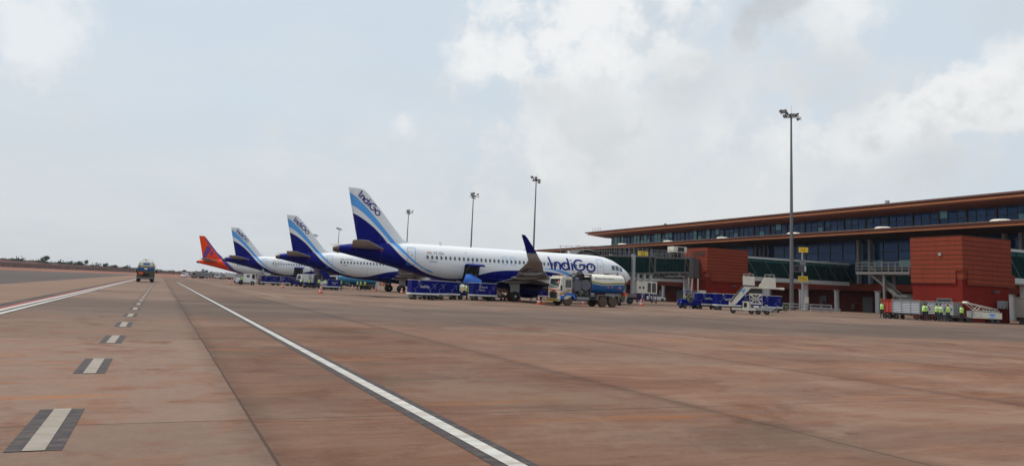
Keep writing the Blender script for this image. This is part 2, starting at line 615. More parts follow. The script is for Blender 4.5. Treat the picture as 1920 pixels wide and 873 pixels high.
def flat_mat(name, a, b, mul, rough=.85, wear=None, wearcol=(.22, .15, .11)):
    t = NT(name)
    n = t.noise(1.0, 6, .65, mul, dist=.3)
    c = t.mix(t.ramp(n, .35, .65), a, b)
    g = t.noise(30, 3, .7)
    c = t.mix(t.math('MULTIPLY', g, .25), c, tuple(q * .6 for q in a))
    if wear:
        w = t.noise(1.0, 7, .72, (3.0, 9.0, 1))
        c = t.mix(t.math('MULTIPLY', t.ramp(w, .47, .62), wear), c, wearcol)
    t.put(t.b.inputs['Base Color'], c)
    t.b.inputs['Roughness'].default_value = rough
    t.b.inputs['Specular IOR Level'].default_value = .25
    return t.m


def sheet(name, x0, x1, y0, y1, z, m):
    o = MB().face([(x0, y0, z), (x1, y0, z), (x1, y1, z), (x0, y1, z)]).build(name, m)
    return tag(o, kind='structure')


EARTH = flat_mat('red_laterite_earth', (.17, .055, .032), (.22, .095, .055), (.05, .05, .05))
SANDC = flat_mat('pale_concrete', (.21, .125, .08), (.15, .09, .06), (.05, .5, 1))
ASPH = flat_mat('grey_asphalt', (.052, .040, .040), (.085, .062, .052), (.02, .12, 1))
PW = flat_mat('worn_white_marking', (.38, .365, .335), (.54, .53, .50), (2, 6, 1), .7, wear=.55, wearcol=(.30, .23, .18))
PWB = flat_mat('grimy_white_marking', (.25, .215, .175), (.31, .27, .23), (2, 6, 1), .7, wear=.5, wearcol=(.20, .15, .115))
PK = flat_mat('black_marking', (.035, .030, .034), (.058, .048, .048), (2, 6, 1), .8, wear=.6, wearcol=(.12, .085, .07))
PR = flat_mat('red_marking', (.26, .03, .032), (.22, .045, .04), (2, 6, 1), .7, wear=.35)

sheet('ground', -1500, 1500, -110, 3000, -.012, EARTH)
sheet('asphalt_runway', -300, -12, -105, 700, -.008, ASPH)
sheet('concrete_shoulder', -12.0, -5.1, -110, 400, -.004, SANDC)
gm = ground_mat()
sheet('apron', -5.1, 136, -60, 345, 0.0, gm)
ob = MB()
for a in range(-60, 345, 1):
    pass
sheet('asphalt_edge_strip', -5.62, -5.16, -20, 330, .004, ASPH)


def marking(name, parts, mats):
    mb = MB()
    for (x0, x1, y0, y1, z, m) in parts:
        n = max(1, int((y1 - y0) / 4))
        for k in range(n):
            a, b = y0 + (y1 - y0) * k / n, y0 + (y1 - y0) * (k + 1) / n
            w0, w1 = math.sin(a * 1.7) * .006, math.sin(b * 1.7) * .006
            mb.face([(x0 + w0, a, z), (x1 + w0, a, z), (x1 + w1, b, z), (x0 + w1, b, z)], m)
    return tag(mb.build(name, mats), kind='structure')


marking('taxiway_edge_marking', [(-5.10, -4.86, -20, 330, .005, 2), (-4.86, -4.66, -20, 330, .008, 0), (-4.66, -4.50, -20, 330, .008, 1),
                                (-4.50, -4.32, -20, 330, .008, 0), (-4.32, -4.26, -20, 330, .008, 1)], [PW, PK, PR])
marking('lane_marking', [(2.63, 3.01, -10, 150, .004, 1), (2.745, 2.90, -10, 150, .008, 0)], [PW, PK])
dm = []
for k in range(-2, 30):
    y0 = 7.30 + 5.22 * k
    dm += [(-1.0, -.595, y0, y0 + 2.1, .004, 1), (-.875, -.715, y0, y0 + 2.1, .008, 0)]
marking('dashed_centre_marking', dm, [PWB, PK])
# stand markings further in on the apron
marking('stand_marking', [(8.6, 8.75, 60, 300, .004, 0), (14.0, 14.12, 66, 290, .004, 2)], [PWB, PK, PR])

# earth bank behind the far fence and across the end of the apron
def far_xy(u, Y):
    """X on the ray through photo column u (horizon height) at distance Y"""
    v = 512 + .043 * (u - 301)
    d = cm @ Vector((u - 960, -(v - 360), -1433))
    return d.x / d.y * Y


def bank(name, p0, p1, z2a, z2b, m, seed, n=90):
    """red earth ramp up to the wall line, then a rough heap behind it; p0 -> p1 is the wall line"""
    rnd = random.Random(seed)
    a, b = Vector(p0), Vector(p1)
    d = (b - a).normalized()
    s = Vector((-d.y, d.x, 0))
    if s.y < 0: s = -s
    rows = []
    for (w, k, jit) in ((-62, None, 0), (-30, .55, 0), (-4, 1.22, 0), (3, 1.3, 0), (10, .72, .25), (17, 1.0, .30), (30, .97, .2), (80, .9, .1)):
        row = []
        for i in range(n + 1):
            t_ = i / n
            q = a.lerp(b, t_) + s * w
            z2 = z2a + (z2b - z2a) * t_
            z = -.03 if k is None else (k if w < 5 else z2 * k)
            if jit:
                z += z2 * .16 * (jit / .25) * ((rnd.random() - .5) + .5 * math.sin(i * .9 + w) + .4 * math.sin(i * .37 + 1)) * .8
            row.append((q.x, q.y, z))
        rows.append(row)
    mb = MB(); mb.loft(rows, caps=False, closed=False, mf=lambda r, k: 1 if r < 3 else 0)
    return tag(mb.build(name, m, smooth=60), kind='structure')


EARTHD = flat_mat('dark_red_earth_bank', (.12, .035, .032), (.075, .035, .032), (.15, .15, .3))
WP = [(far_xy(-260, 420), 420, 0), (far_xy(296, 720), 720, 0), (far_xy(560, 760), 760, 0)]
bank('earth_bank', WP[0], WP[1], 6.9, 3.7, [EARTHD, EARTH], 3, 160)
bank('earth_slope', WP[1], WP[2], 3.6, 3.0, [EARTHD, EARTH], 5)
WALL = flat_mat('weathered_boundary_wall', (.20, .135, .115), (.15, .095, .08), (.3, .3, .6))


def fence(label, p0, p1, z0, h, step):
    a, b = Vector(p0), Vector(p1)
    d = (b - a); L_ = d.length; d.normalize()
    t = thing('boundary_fence', label, 'fence', tuple(a), 0)
    mb = MB(); mb.bar((0, 0, z0 + h / 2), tuple(d * L_ + Vector((0, 0, z0 + h / 2))), .15, h)
    mb.build('wall_panel', WALL, t)
    mb = MB()
    for k in range(int(L_ / step) + 1):
        q = d * k * step
        mb.bar((q.x, q.y, z0), (q.x, q.y, z0 + h + .3), .45)
    o = mb.build('post', GRY, t); o['kind'] = 'stuff'
    mb = MB()
    for zz_ in (.5, .7, .9):
        mb.bar((0, 0, z0 + h + zz_), tuple(d * L_ + Vector((0, 0, z0 + h + zz_))), .03)
    mb.build('barbed_wire', GRY, t)


fence('long panel wall with posts below the dark red earth bank at the left', WP[0], WP[1], 1.2, 2.7, 11)
fence('distant low wall behind the parked vehicles at the end of the apron', WP[1], WP[2], 1.2, 1.9, 11)

# ------------------------------------------------------------------ far trees and bushes
LEAF = [mat('dusty_foliage', (.060, .085, .045), .9, dirt=.3, scale=.3), mat('dark_foliage', (.035, .055, .035), .9, dirt=.2, scale=.3)]
BARK = mat('bark', (.12, .09, .07), .9)


def tree(label, loc, h, w, seed, trunk=.35, n=420, low=.0, group='trees beyond the perimeter wall'):
    rnd = random.Random(seed)
    t = thing('tree', label, 'tree', loc, 0, group)
    mb = MB()
    mb.cyl((0, 0, -.5), (0, 0, h * .35), h * .028, h * .02, 7)
    lobes = []
    for k in range(8 if w < 2 * h else 16):
        an = rnd.uniform(0, 6.28); rr = rnd.uniform(.1, .36) * w
        z = h * (rnd.uniform(.18, .70) if trunk else rnd.uniform(.12, .62) * (1.15 - rr / w))
        lobes.append((Vector((math.cos(an) * rr, math.sin(an) * rr, z)), rnd.uniform(.22, .34) * min(w * .8, h * 1.1)))
        mb.cyl((0, 0, h * .25), tuple(lobes[-1][0]), h * .014, h * .005, 5)
    mb.build('trunk', BARK, t)
    mb = MB()
    s = min(w, h * 1.6) * .045
    for k in range(n):
        c, r = rnd.choice(lobes)
        v = Vector((rnd.gauss(0, 1), rnd.gauss(0, 1), rnd.gauss(0, .7)))
        p = c + v.normalized() * r * rnd.uniform(.45, 1.08)
        p.z = max(p.z, low * h)
        e1 = Vector((rnd.gauss(0, 1), rnd.gauss(0, 1), rnd.gauss(0, 1))).normalized() * s * rnd.uniform(.7, 1.7)
        e2 = e1.cross(Vector((rnd.gauss(0, 1), rnd.gauss(0, 1), rnd.gauss(0, 1)))).normalized() * s * rnd.uniform(.6, 1.2)
        mb.face([p - e1, p - e2 * .8, p + e1, p + e2 * .8], 0 if rnd.random() < .6 else 1)
    mb.build('crown', LEAF, t)


for (u, Y, yt, wp, lab, sd_, tr, z0) in (
        (82, 585, 481.5, 15, 'small tree on the bank, leftmost on the skyline', 1, 1, 5.4),
        (141, 610, 489, 32, 'broad low bushy tree on the left bank', 2, 0, 4.7),
        (161, 612, 488, 10, 'narrow tree rising beside the broad bush on the bank', 3, 1, 4.7),
        (196, 640, 494, 14, 'rounded tree on the bank left of the far tanker', 4, 1, 4.3),
        (215, 650, 497.5, 9, 'small round tree nearest the far tanker on its left', 5, 1, 4.0),
        (232, 670, 501, 13, 'low bush just left of the far tanker', 6, 0, 3.5),
        (301, 770, 508, 14, 'low hazy bush just right of the far tanker', 7, 0, 2.2),
        (317, 770, 507.5, 9, 'hazy tree between the far tanker and the parked vehicles', 8, 0, 2.2),
        (344, 765, 505.5, 10, 'dark tree left of the parked trucks', 9, 1, 2.2),
        (354, 775, 508.5, 22, 'wide low tree behind the parked trucks', 10, 0, 2.2),
        (370, 775, 509, 20, 'wide low tree behind the first grey truck', 14, 0, 2.2),
        (383, 765, 503, 11, 'tall dark round tree under the orange tail', 11, 1, 2.0),
        (398, 775, 507.5, 16, 'pale bushy tree right of the round tree', 12, 0, 2.2),
        (412, 775, 509.5, 16, 'low hazy bush under the orange fuselage', 13, 0, 2.2)):
    ztop = H + (512 + .043 * (u - 301) - yt) * Y / 1433
    h = ztop - z0
    tree(lab, (far_xy(u, Y), Y, z0), h / .98, wp * Y / 1433, sd_, tr, 750, low=.02 if not tr else .25)

# low scrub along the crest of the bank and in front of the far slope
mb = MB()
rnd = random.Random(21)
for k in range(900):
    a_, b_, zt = (WP[0], WP[1], (6.2, 3.5)) if k < 600 else (WP[1], WP[2], (3.3, 2.8))
    f = rnd.random()
    x = a_[0] + (b_[0] - a_[0]) * f; y = a_[1] + (b_[1] - a_[1]) * f + 18 + rnd.gauss(0, 4)
    z = zt[0] + (zt[1] - zt[0]) * f; r = rnd.uniform(.3, .7) * (1 + 1.1 * math.sin(f * 41 + (k > 600)) ** 6)
    for q in range(9):
        p = Vector((x, y, z)) + Vector((rnd.gauss(0, r), rnd.gauss(0, r), abs(rnd.gauss(0, r * .75))))
        e1 = Vector((rnd.gauss(0, 1), rnd.gauss(0, 1), rnd.gauss(0, 1))).normalized() * r * .55
        e2 = e1.cross(Vector((rnd.gauss(0, 1), rnd.gauss(0, 1), rnd.gauss(0, 1)))).normalized() * r * .4
        mb.face([p - e1, p - e2, p + e1, p + e2], rnd.choice((0, 1)))
tag(mb.build('scrub', LEAF), kind='stuff')

# ================================================================== TERMINAL
def clad_mat(name, colr, pw, ph, off=(0, 0, 0), jw=.03):
    """clay panels with open joints, laid out in metres on the wall"""
    t = NT(name)
    s = t.sep()
    hor = t.math('ADD', s[0], s[1])
    fz = t.math('DIVIDE', t.math('SUBTRACT', s[2], off[2]), ph)
    fx = t.math('DIVIDE', hor, pw)
    dz = t.math('MULTIPLY', t.math('SUBTRACT', .5, t.math('ABSOLUTE', t.math('SUBTRACT', t.math('FRACT', fz), .5))), ph)
    dx = t.math('MULTIPLY', t.math('SUBTRACT', .5, t.math('ABSOLUTE', t.math('SUBTRACT', t.math('FRACT', fx), .5))), pw)
    j = t.math('MAXIMUM', t.ramp(dz, jw * 1.3, jw * .8), t.math('MULTIPLY', t.ramp(dx, jw * .8, jw * .4), .6))
    cb = t.n.new('ShaderNodeCombineXYZ'); t.l.new(t.math('FLOOR', fz), cb.inputs[2]); t.l.new(t.math('FLOOR', fx), cb.inputs[0])
    w = t.n.new('ShaderNodeTexWhiteNoise'); t.l.new(cb.outputs[0], w.inputs[0])
    c = t.mix(t.math('MULTIPLY', w.outputs[0], .35), colr, tuple(q * .78 for q in colr))
    st = t.noise(1.0, 5, .6, (.8, .8, .25))
    c = t.mix(t.math('MULTIPLY', t.ramp(st, .45, .7), .25), c, tuple(q * .65 for q in colr))
    c = t.mix(j, c, (.012, .006, .005))
    t.put(t.b.inputs['Base Color'], c)
    t.b.inputs['Roughness'].default_value = .75
    t.b.inputs['Specular IOR Level'].default_value = .25
    t.bump(t.math('SUBTRACT', 1, j), .6, .02)
    return t.m


CLAD = clad_mat('terracotta_cladding', (.24, .040, .0165), 1.55, .50)
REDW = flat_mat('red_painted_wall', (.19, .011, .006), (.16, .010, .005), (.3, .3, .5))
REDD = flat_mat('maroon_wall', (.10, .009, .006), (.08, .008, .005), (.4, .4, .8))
FASC = flat_mat('brown_roof_cladding', (.085, .024, .014), (.07, .02, .012), (.2, .2, .2), .55)
FASL = clad_mat('copper_roof_trim', (.30, .11, .048), 2.2, 5.0, jw=.02)
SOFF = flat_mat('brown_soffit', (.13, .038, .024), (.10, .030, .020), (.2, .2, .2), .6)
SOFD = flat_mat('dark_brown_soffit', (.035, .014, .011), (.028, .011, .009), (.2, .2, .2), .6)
ROOFW = flat_mat('pale_roof_sheet', (.55, .50, .46), (.45, .41, .38), (.2, .2, .2), .6)
GRYW = flat_mat('grey_concrete', (.30, .29, .28), (.24, .23, .22), (.5, .5, .5))
WCOL = mat('white_column_paint', (.62, .62, .63), .6, dirt=.15)
WPAN = mat('white_panel', (.52, .53, .52), .5, dirt=.15)


def glass_mat(name, rgb, rough=.05, k=.35):
    t = NT(name)
    n = t.noise(.5, 3, .5)
    c = t.mix(t.math('MULTIPLY', n, k), rgb, tuple(q * 2.2 for q in rgb))
    t.put(t.b.inputs['Base Color'], c)
    t.b.inputs['Roughness'].default_value = rough
    t.b.inputs['IOR'].default_value = 1.45
    t.b.inputs['Specular Tint'].default_value = (.30, .52, 1.0, 1) if rgb[2] > rgb[1] * 1.2 else (.35, .75, .70, 1)
    return t.m


GL1 = glass_mat('dark_blue_curtain_glass', (.011, .030, .078))
GL2 = glass_mat('mid_blue_curtain_glass', (.020, .048, .105))
GL3 = glass_mat('teal_daylight_tint_glass', (.10, .22, .26))  # paler teal paints in sky light showing through the clerestory
GLG = glass_mat('green_passage_glass', (.006, .022, .022))
GLP = glass_mat('pale_green_glass', (.03, .085, .085))
MULL = mat('dark_mullion', (.014, .014, .018), .5)

T = thing('terminal_building', 'long low terminal with two brown overhanging roofs and blue glass walls', 'terminal', (0, 0, 0))
Y0, Y1 = 30, 262
# lower roof slab (eave at x=100)
mb = MB()
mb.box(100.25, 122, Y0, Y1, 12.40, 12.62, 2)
mb.box(99.95, 114, Y0, Y1, 12.66, 13.0, 0)
mb.box(100.0, 100.25, Y0, Y1, 12.30, 12.60, 1)
mb.box(114.2, 130, Y0, Y1, 12.62, 13.05, 0)
mb.box(100.4, 113.9, Y0 + .3, Y1 - .3, 13.0, 13.08, 3)
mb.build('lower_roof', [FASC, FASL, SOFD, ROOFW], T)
mb = MB()
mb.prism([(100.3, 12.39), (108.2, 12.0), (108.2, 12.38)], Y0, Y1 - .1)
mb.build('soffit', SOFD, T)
# upper roof
U0, U1 = 30, 186.6
mb = MB()
mb.prism([(107.9, 17.72), (122, 17.72), (140, 17.2), (140, 18.0), (108, 18.02)], U0, U1 + 1.3)
mb.prism([(108.3, 17.5), (124, 17.5), (124, 17.73), (108.3, 17.73)], U0, U1 - .3, m=2)
mb.prism([(108.0, 17.2), (108.35, 17.15), (108.35, 17.5), (108.0, 17.5)], U0, U1, m=1)
mb.build('upper_roof', [FASC, FASL, SOFF], T)
mb = MB()
mb.loft([[(108.35, U0, 17.22), (114.0, U0, 16.75), (114.0, U0, 17.49), (108.35, U0, 17.49)],
         [(108.35, U1, 17.22), (114.0, U1 - 0, 16.75), (114.0, U1, 17.49), (108.35, U1, 17.49)]])
mb.loft([[(108.4, U1, 17.2), (114.0, U1, 16.75), (130, U1, 16.75), (130, U1, 17.49), (108.4, U1, 17.49)],
         [(108.4, U1 + .9, 17.45), (114.0, U1 + .9, 17.4), (130, U1 + .9, 17.4), (130, U1 + .9, 17.5), (108.4, U1 + .9, 17.5)]])
mb.build('soffit', SOFF, T)
# clerestory bays
ys = [183.6]
while ys[-1] > U0:
    ys.append(ys[-1] - 4.75)
for k, (a, b) in enumerate(zip(ys[1:], ys[:-1])):
    rnd = random.Random(k)
    mb = MB()
    n = 3
    for i in range(n):
        p, q = a + (b - a) * i / n, a + (b - a) * (i + 1) / n
        for j, (z0, z1) in enumerate(((13.0, 14.7), (14.7, 15.55), (15.55, 16.9))):
            sky_tint = rnd.random() < (.62 if k < 6 else (.22 if k < 10 else .06))  # panes given the teal with see-through sky light painted in
            mb.box(114.05 + rnd.uniform(-.01, .01), 114.15, p, q, z0, z1, 2 if sky_tint else rnd.choice((0, 0, 1)))
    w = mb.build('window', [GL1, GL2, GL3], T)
    mb = MB()
    for i in range(n):
        mb.bar((114.0, a + (b - a) * i / n, 13), (114.0, a + (b - a) * i / n, 16.95), .30 if i == 0 else .09)
    for z in (14.7, 15.55):
        mb.bar((114.0, a, z), (114.0, b, z), .10)
    mb.build('frame', MULL, w)
MB().box(114.2, 128, U0, 183.7, 13, 16.9).build('upper_wall', GL2, T)
mb = MB()
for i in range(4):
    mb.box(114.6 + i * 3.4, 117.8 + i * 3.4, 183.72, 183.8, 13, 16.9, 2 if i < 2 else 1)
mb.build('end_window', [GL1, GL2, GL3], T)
# main glass wall bays
ys = [256.0]
while ys[-1] > Y0:
    ys.append(ys[-1] - 5.55)
for k, (a, b) in enumerate(zip(ys[1:], ys[:-1])):
    rnd = random.Random(k + 50)
    mb = MB()
    n = 2
    zs = [4.75, 6.1, 7.45, 8.75, 10.05, 11.3, 12.0]
    for i in range(n):
        p, q = a + (b - a) * i / n, a + (b - a) * (i + 1) / n
        for j, (z0, z1) in enumerate(zip(zs[:-1], zs[1:])):
            m = rnd.choice((0, 0, 0, 1))
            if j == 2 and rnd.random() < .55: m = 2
            if j < 2: m = rnd.choice((3, 3, 0))
            mb.box(108.05 + rnd.uniform(-.012, .012), 108.2, p, q, z0, z1, m)
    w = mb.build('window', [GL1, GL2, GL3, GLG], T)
    mb = MB()
    for i in range(n):
        mb.bar((108.0, a + (b - a) * i / n, 4.7), (108.0, a + (b - a) * i / n, 12.0), .10)
    for z in zs[1:-1]:
        mb.bar((108.0, a, z), (108.0, b, z), .11)
    mb.build('frame', MULL, w)
MB().box(108.25, 128, Y0, 256, 4.75, 12.35).build('glass_core', GL1, T)
mb = MB()
mb.box(107.8, 112, Y0, 256, 3.62, 4.72)
mb.build('red_band', [flat_mat('red_brown_band', (.15, .024, .013), (.12, .02, .011), (.3, .3, .5))], T)
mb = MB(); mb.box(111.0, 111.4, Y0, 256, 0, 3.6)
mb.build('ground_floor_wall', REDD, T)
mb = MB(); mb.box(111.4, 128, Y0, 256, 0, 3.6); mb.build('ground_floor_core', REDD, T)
for y in (68.9, 77.3, 82.5, 91.05, 99.54, 107.8, 116.1, 124.4, 132.9, 141, 150.7, 159, 167.4, 175.8, 184, 192.4, 201):
    mb = MB(); mb.cyl((108.4, y, 0), (108.4, y, 3.35), .42, n=16); mb.cyl((108.4, y, 3.3), (108.4, y, 3.62), .42, .6, n=16)
    mb.build('column', WCOL, T, smooth=40)
for y in (66.6, 68.9, 91.4, 93.7, 116, 118.3, 141, 143.3, 149, 151.4, 174, 176.3, 199, 201.3):
    mb = MB(); mb.box(106.9, 107.6, y - .22, y + .22, 4.74, 12.04)
    mb.build('tall_column', DGR if y in (116, 118.3, 149, 151.4) else mat('grey_column', (.17, .17, .18), .5), T)
# doors, grey panels and plant at ground level
for (a, b, m) in ((94.2, 96.2, DGR), (86.0, 89.4, WPAN), (104.2, 105.8, DGR), (146, 149, DGR), (153.5, 156, GRY), (136, 138, GRY)):
    mb = MB(); mb.box(110.86, 110.97, a, b, 0, 3.3 if m is WPAN else 2.6); mb.build('door', m, T)
for k in range(12):
    y = 72 + k * 6.1 + (k % 3)
    mb = MB(); mb.box(110.4, 110.97, y, y + .8, .3, 1.5); mb.box(110.3, 110.4, y + .1, y + .7, .5, 1.3, 1)
    mb.build('meter_box', [REDW if k % 3 else CRM, DGR], T)
# roof furniture
for k, (x, y) in enumerate(((101.3, 65.6), (101.3, 84.0), (101.3, 102.5), (101.3, 121.5), (101.3, 139.5), (101.3, 158), (101.3, 177), (101.3, 205))):
    mb = MB()
    rings = []
    for (s_, z) in ((1.3, 13.0), (1.3, 13.18), (1.1, 13.34), (.6, 13.38)):
        rings.append([(x + s_ * math.cos(R(a)) * .8, y + s_ * math.sin(R(a)), z) for a in range(22, 382, 45)])
    mb.loft(rings)
    mb.build('skylight', CRM, T)
mb = MB(); mb.box(108.6, 109.1, 89.0, 89.5, 18.02, 18.6); mb.build('roof_camera', LGR, T)
mb = MB(); mb.cyl((108.8, 151, 18.0), (108.8, 151, 18.35), .35, n=10); mb.build('roof_vent', DGR, T)
mb = MB()
for y in (181, 182.5, 184, 185.5):
    mb.bar((109, y, 18), (109, y, 19), .05)
for z in (18.5, 19):
    mb.bar((109, 181, z), (109, 185.5, z), .05)
mb.build('roof_railing', GRY, T)

# ------------------------------------------------------------------ red towers
def tower(label, y0, y1, door_y, louvre=False):
    t = thing('gate_tower', label, 'tower', (76.7, y0, 0), 0, 'red clad gate towers')
    W, D = 8.0, y1 - y0
    MB().box(.12, W - .3, .12, D - .1, 0, 4.4).build('wall', REDW, t)
    mb = MB()
    # cladding skirt with a stepped lower edge
    mb.box(0, .11, .75, D, 3.95, 9.0); mb.box(0, .11, 0, .74, 5.35, 9.0)
    mb.box(0, .74, -.11, 0, 5.35, 9.0); mb.box(.75, W, -.11, 0, 3.85, 9.0)
    mb.box(W, W + .5, -.11, D, 3.85, 5.2)
    mb.box(.11, W, .0, D, 4.41, 8.95)
    mb.build('cladding', CLAD, t)
    MB().box(-.02, W + .02, -.13, D + .02, 9.0, 9.08).build('parapet', FASC, t)
    mb = MB(); mb.box(.06, .11, door_y, door_y + 1.6, 0, 2.25)
    d = mb.build('door', DGR, t)
    mb = MB()
    mb.bar((.04, door_y - .05, 0), (.04, door_y - .05, 2.32), .1); mb.bar((.04, door_y + 1.65, 0), (.04, door_y + 1.65, 2.32), .1)
    mb.bar((.04, door_y - .1, 2.32), (.04, door_y + 1.7, 2.32), .1); mb.build('frame', GRY, d)
    mb = MB(); mb.box(4.8, 5.1, -.3, 0, 3.2, 3.4); mb.cyl((5.0, -.2, 3.3), (5.3, -.5, 3.25), .09, n=8)
    mb.build('floodlight', DGR, t)
    if louvre:
        mb = MB(); mb.box(-.03, 0, .45, 3.4, 7.75, 8.45); mb.build('louvre', mat('dark_louvre', (.06, .015, .01), .8), t)
    else:
        mb = MB(); mb.box(-.12, 0, 2.3, 2.6, 6.95, 7.25); mb.build('lamp', LGR, t)
    return t


tower('nearer red clad tower behind the grey baggage carts', 53.9, 60.0, 1.3)
tower('farther red clad tower beside the jet bridge of stand twelve', 95.5, 101.5, 2.1, True)


def passage(label, y, cols=(5, 14)):
    t = thing('glazed_walkway', label, 'walkway', (84.9, y, 0), 0, 'glazed walkways linking towers and terminal')
    Lx = 22.6
    z0, z1 = 4.35, 8.15
    mb = MB(); mb.box(0, Lx, 0, 2.9, z0, z0 + .62); mb.build('floor_fascia', WPAN, t)
    mb = MB(); mb.box(-.05, Lx, -.12, 3.0, z1 - .28, z1, 0); mb.build('roof', WPAN, t)
    n = 13
    for k in range(n):
        a, b = Lx * k / n, Lx * (k + 1) / n
        mb = MB(); mb.box(a, b, .06, .12, z0 + .62, z1 - .75, 0); mb.box(a, b, .06, .12, z1 - .75, z1 - .28, 1)
        w = mb.build('window', [GLG, GLP], t)
        mb = MB(); mb.bar((a, .03, z0 + .6), (a, .03, z1 - .28), .07, m=0)
        mb.bar((a, .2, z0 + .6), (b, .2, z1 - .4), .1) if k % 2 else None
        mb.build('frame', MULL, w)
    mb = MB()
    for k in range(0, n, 1):
        a, b = Lx * k / n, Lx * (k + 1) / n
        if k % 2 == 0:
            mb.bar((a + .1, .02, z1 - .4), (b + .5, .02, z0 + .65), .10)
    mb.build('brace', mat('green_grey_steel', (.075, .12, .115), .5), t)
    MB().box(0, Lx, .2, 2.8, z0 + .62, z1 - .29).build('interior', HOLD, t)
    for xx in cols:
        mb = MB(); mb.cyl((xx, 1.4, 0), (xx, 1.4, z0), .38, n=14); mb.build('column', WCOL, t, smooth=40)
    mb = MB(); mb.cyl((3.5, -.03, z0 + .31), (3.5, -.01, z0 + .31), .3, n=20, m=0); mb.cyl((3.5, -.05, z0 + .31), (3.5, -.03, z0 + .31), .22, n=20, m=1)
    mb.bar((3.3, -.06, z0 + .15), (3.7, -.06, z0 + .5), .06, .02, m=0)
    mb.build('speed_sign', [RED, WPAN], t)


passage('glazed walkway from the farther red tower, behind the tall lamp mast', 95.9)
passage('glazed walkway at the right edge behind the nearer red tower', 54.4)
passage('glazed walkway far behind, near the nose of the nearest airliner', 137.2, ())

# ------------------------------------------------------------------ steel platform with stairs by the nearer tower
t = thing('steel_platform', 'grey steel platform and staircase left of the nearer red tower', 'platform', (76.9, 60.3, 0))
mb = MB(); mb.box(0, 2.2, 0, 7.4, 4.95, 5.25); mb.build('deck', mat('platform_grey', (.16, .155, .15), .55, .1), t)
mb = MB()
for y in [k * .92 for k in range(9)]:
    mb.bar((0, y, 5.25), (0, y, 6.35), .05); mb.bar((2.2, y, 5.25), (2.2, y, 6.35), .05)
for z in (5.6, 5.95, 6.35):
    mb.bar((0, 0, z), (0, 7.4, z), .045); mb.bar((2.2, 0, z), (2.2, 7.4, z), .045); mb.bar((0, 7.4, z), (2.2, 7.4, z), .045)
mb.build('railing', mat('platform_grey', (.16, .155, .15), .55, .1), t)
for (x, y) in ((.3, 3.6), (1.9, 3.6)):
    mb = MB(); mb.box(x - .13, x + .13, y - .13, y + .13, 0, 4.95); mb.build('post', mat('platform_grey', (.16, .155, .15), .55, .1), t)
mb = MB()
mb.bar((.5, 5.6, 4.9), (.5, 2.2, 2.5), .12, .3); mb.bar((1.5, 5.6, 4.9), (1.5, 2.2, 2.5), .12, .3)
mb.bar((.5, 2.2, 2.5), (.5, .7, 2.5), .1, .2)
mb.bar((.9, 2.4, 2.4), (.9, -.0 + .1, .2), .1, .25)
for k in range(9):
    y = 5.4 - k * .37; z = 4.7 - k * .26
    mb.box(.5, 1.5, y - .15, y + .15, z, z + .04)
for k in range(8):
    y = .25 + k * .27; z = .3 + k * .27
    mb.box(.0, .9, y - .12, y + .12, z, z + .04)
mb.build('stairs', mat('platform_grey', (.16, .155, .15)), t)
mb = MB()
mb.bar((.45, 5.6, 5.8), (.45, 2.2, 3.4), .05); mb.bar((.0, 2.4, 3.3), (.0, .1, 1.1), .05)
for k in range(5):
    mb.bar((.0, 2.3 - k * .5, .2 + 2.2 * (1 - k * .24)), (.0, 2.3 - k * .5, 1.1 + 2.2 * (1 - k * .24)), .04)
mb.build('handrail', mat('platform_grey', (.16, .155, .15), .55, .1), t)

# ================================================================== AIRLINERS (local x: nose at +18, +y is port, ground z = 0)
XN = 18.0
ST = [(0, 3.35, 3.45, .05), (.12, 3.15, 3.65, .24), (.3, 2.98, 3.84, .44), (.6, 2.75, 4.12, .70), (1, 2.52, 4.42, .98), (1.5, 2.3, 4.74, 1.24), (2, 2.13, 5.02, 1.45), (2.5, 2.03, 5.28, 1.60),
      (3, 1.96, 5.5, 1.72), (4, 1.86, 5.78, 1.87), (5, 1.81, 5.9, 1.95), (6.5, 1.78, 5.95, 1.975), (10, 1.78, 5.95, 1.975), (14, 1.78, 5.95, 1.975),
      (18, 1.78, 5.95, 1.975), (22, 1.78, 5.95, 1.975), (23, 1.81, 5.95, 1.975), (24, 1.87, 5.95, 1.97), (25, 1.97, 5.95, 1.96), (26, 2.12, 5.95, 1.94), (27, 2.30, 5.95, 1.90), (28, 2.52, 5.95, 1.84),
      (29, 2.75, 5.94, 1.77), (30, 2.99, 5.92, 1.68), (31, 3.23, 5.9, 1.57), (32, 3.46, 5.86, 1.43), (33, 3.69, 5.80, 1.28), (34, 3.91, 5.72, 1.10), (35, 4.12, 5.60, .91), (36, 4.32, 5.45, .71), (37.0, 4.52, 5.27, .46)]


def sec(xl):
    for a, b in zip(ST[:-1], ST[1:]):
        if a[0] <= xl <= b[0]:
            t = (xl - a[0]) / (b[0] - a[0])
            return [a[i] + (b[i] - a[i]) * t for i in (1, 2, 3)]
    return list(ST[-1][1:]) if xl > 20 else list(ST[0][1:])


def skin(xl, z, off=.012, side=-1):
    """point on the fuselage side at station xl and height z"""
    b, tp, w = sec(xl)
    c, h = (b + tp) / 2, (tp - b) / 2
    k = max(-.995, min(.995, (z - c) / h))
    return Vector((XN - xl, side * (w * math.sqrt(1 - k * k) + off * 1.0), z + off * k))


def curve_node(t, x, pts, zmax=12.0, xmax=40.0):
    n = t.n.new('ShaderNodeFloatCurve')
    c = n.mapping.curves[0]
    pts = sorted(pts)
    P = [(p[0] / xmax, p[1] / zmax) for p in pts]
    c.points[0].location = P[0]; c.points[1].location = P[-1]
    for p in P[1:-1]:
        c.points.new(*p)
    for p in c.points:
        p.handle_type = 'AUTO_CLAMPED'
    n.mapping.use_clip = False
    n.mapping.update()
    t.put(n.inputs['Value'], x)
    return t.math('MULTIPLY', n.outputs[0], zmax)


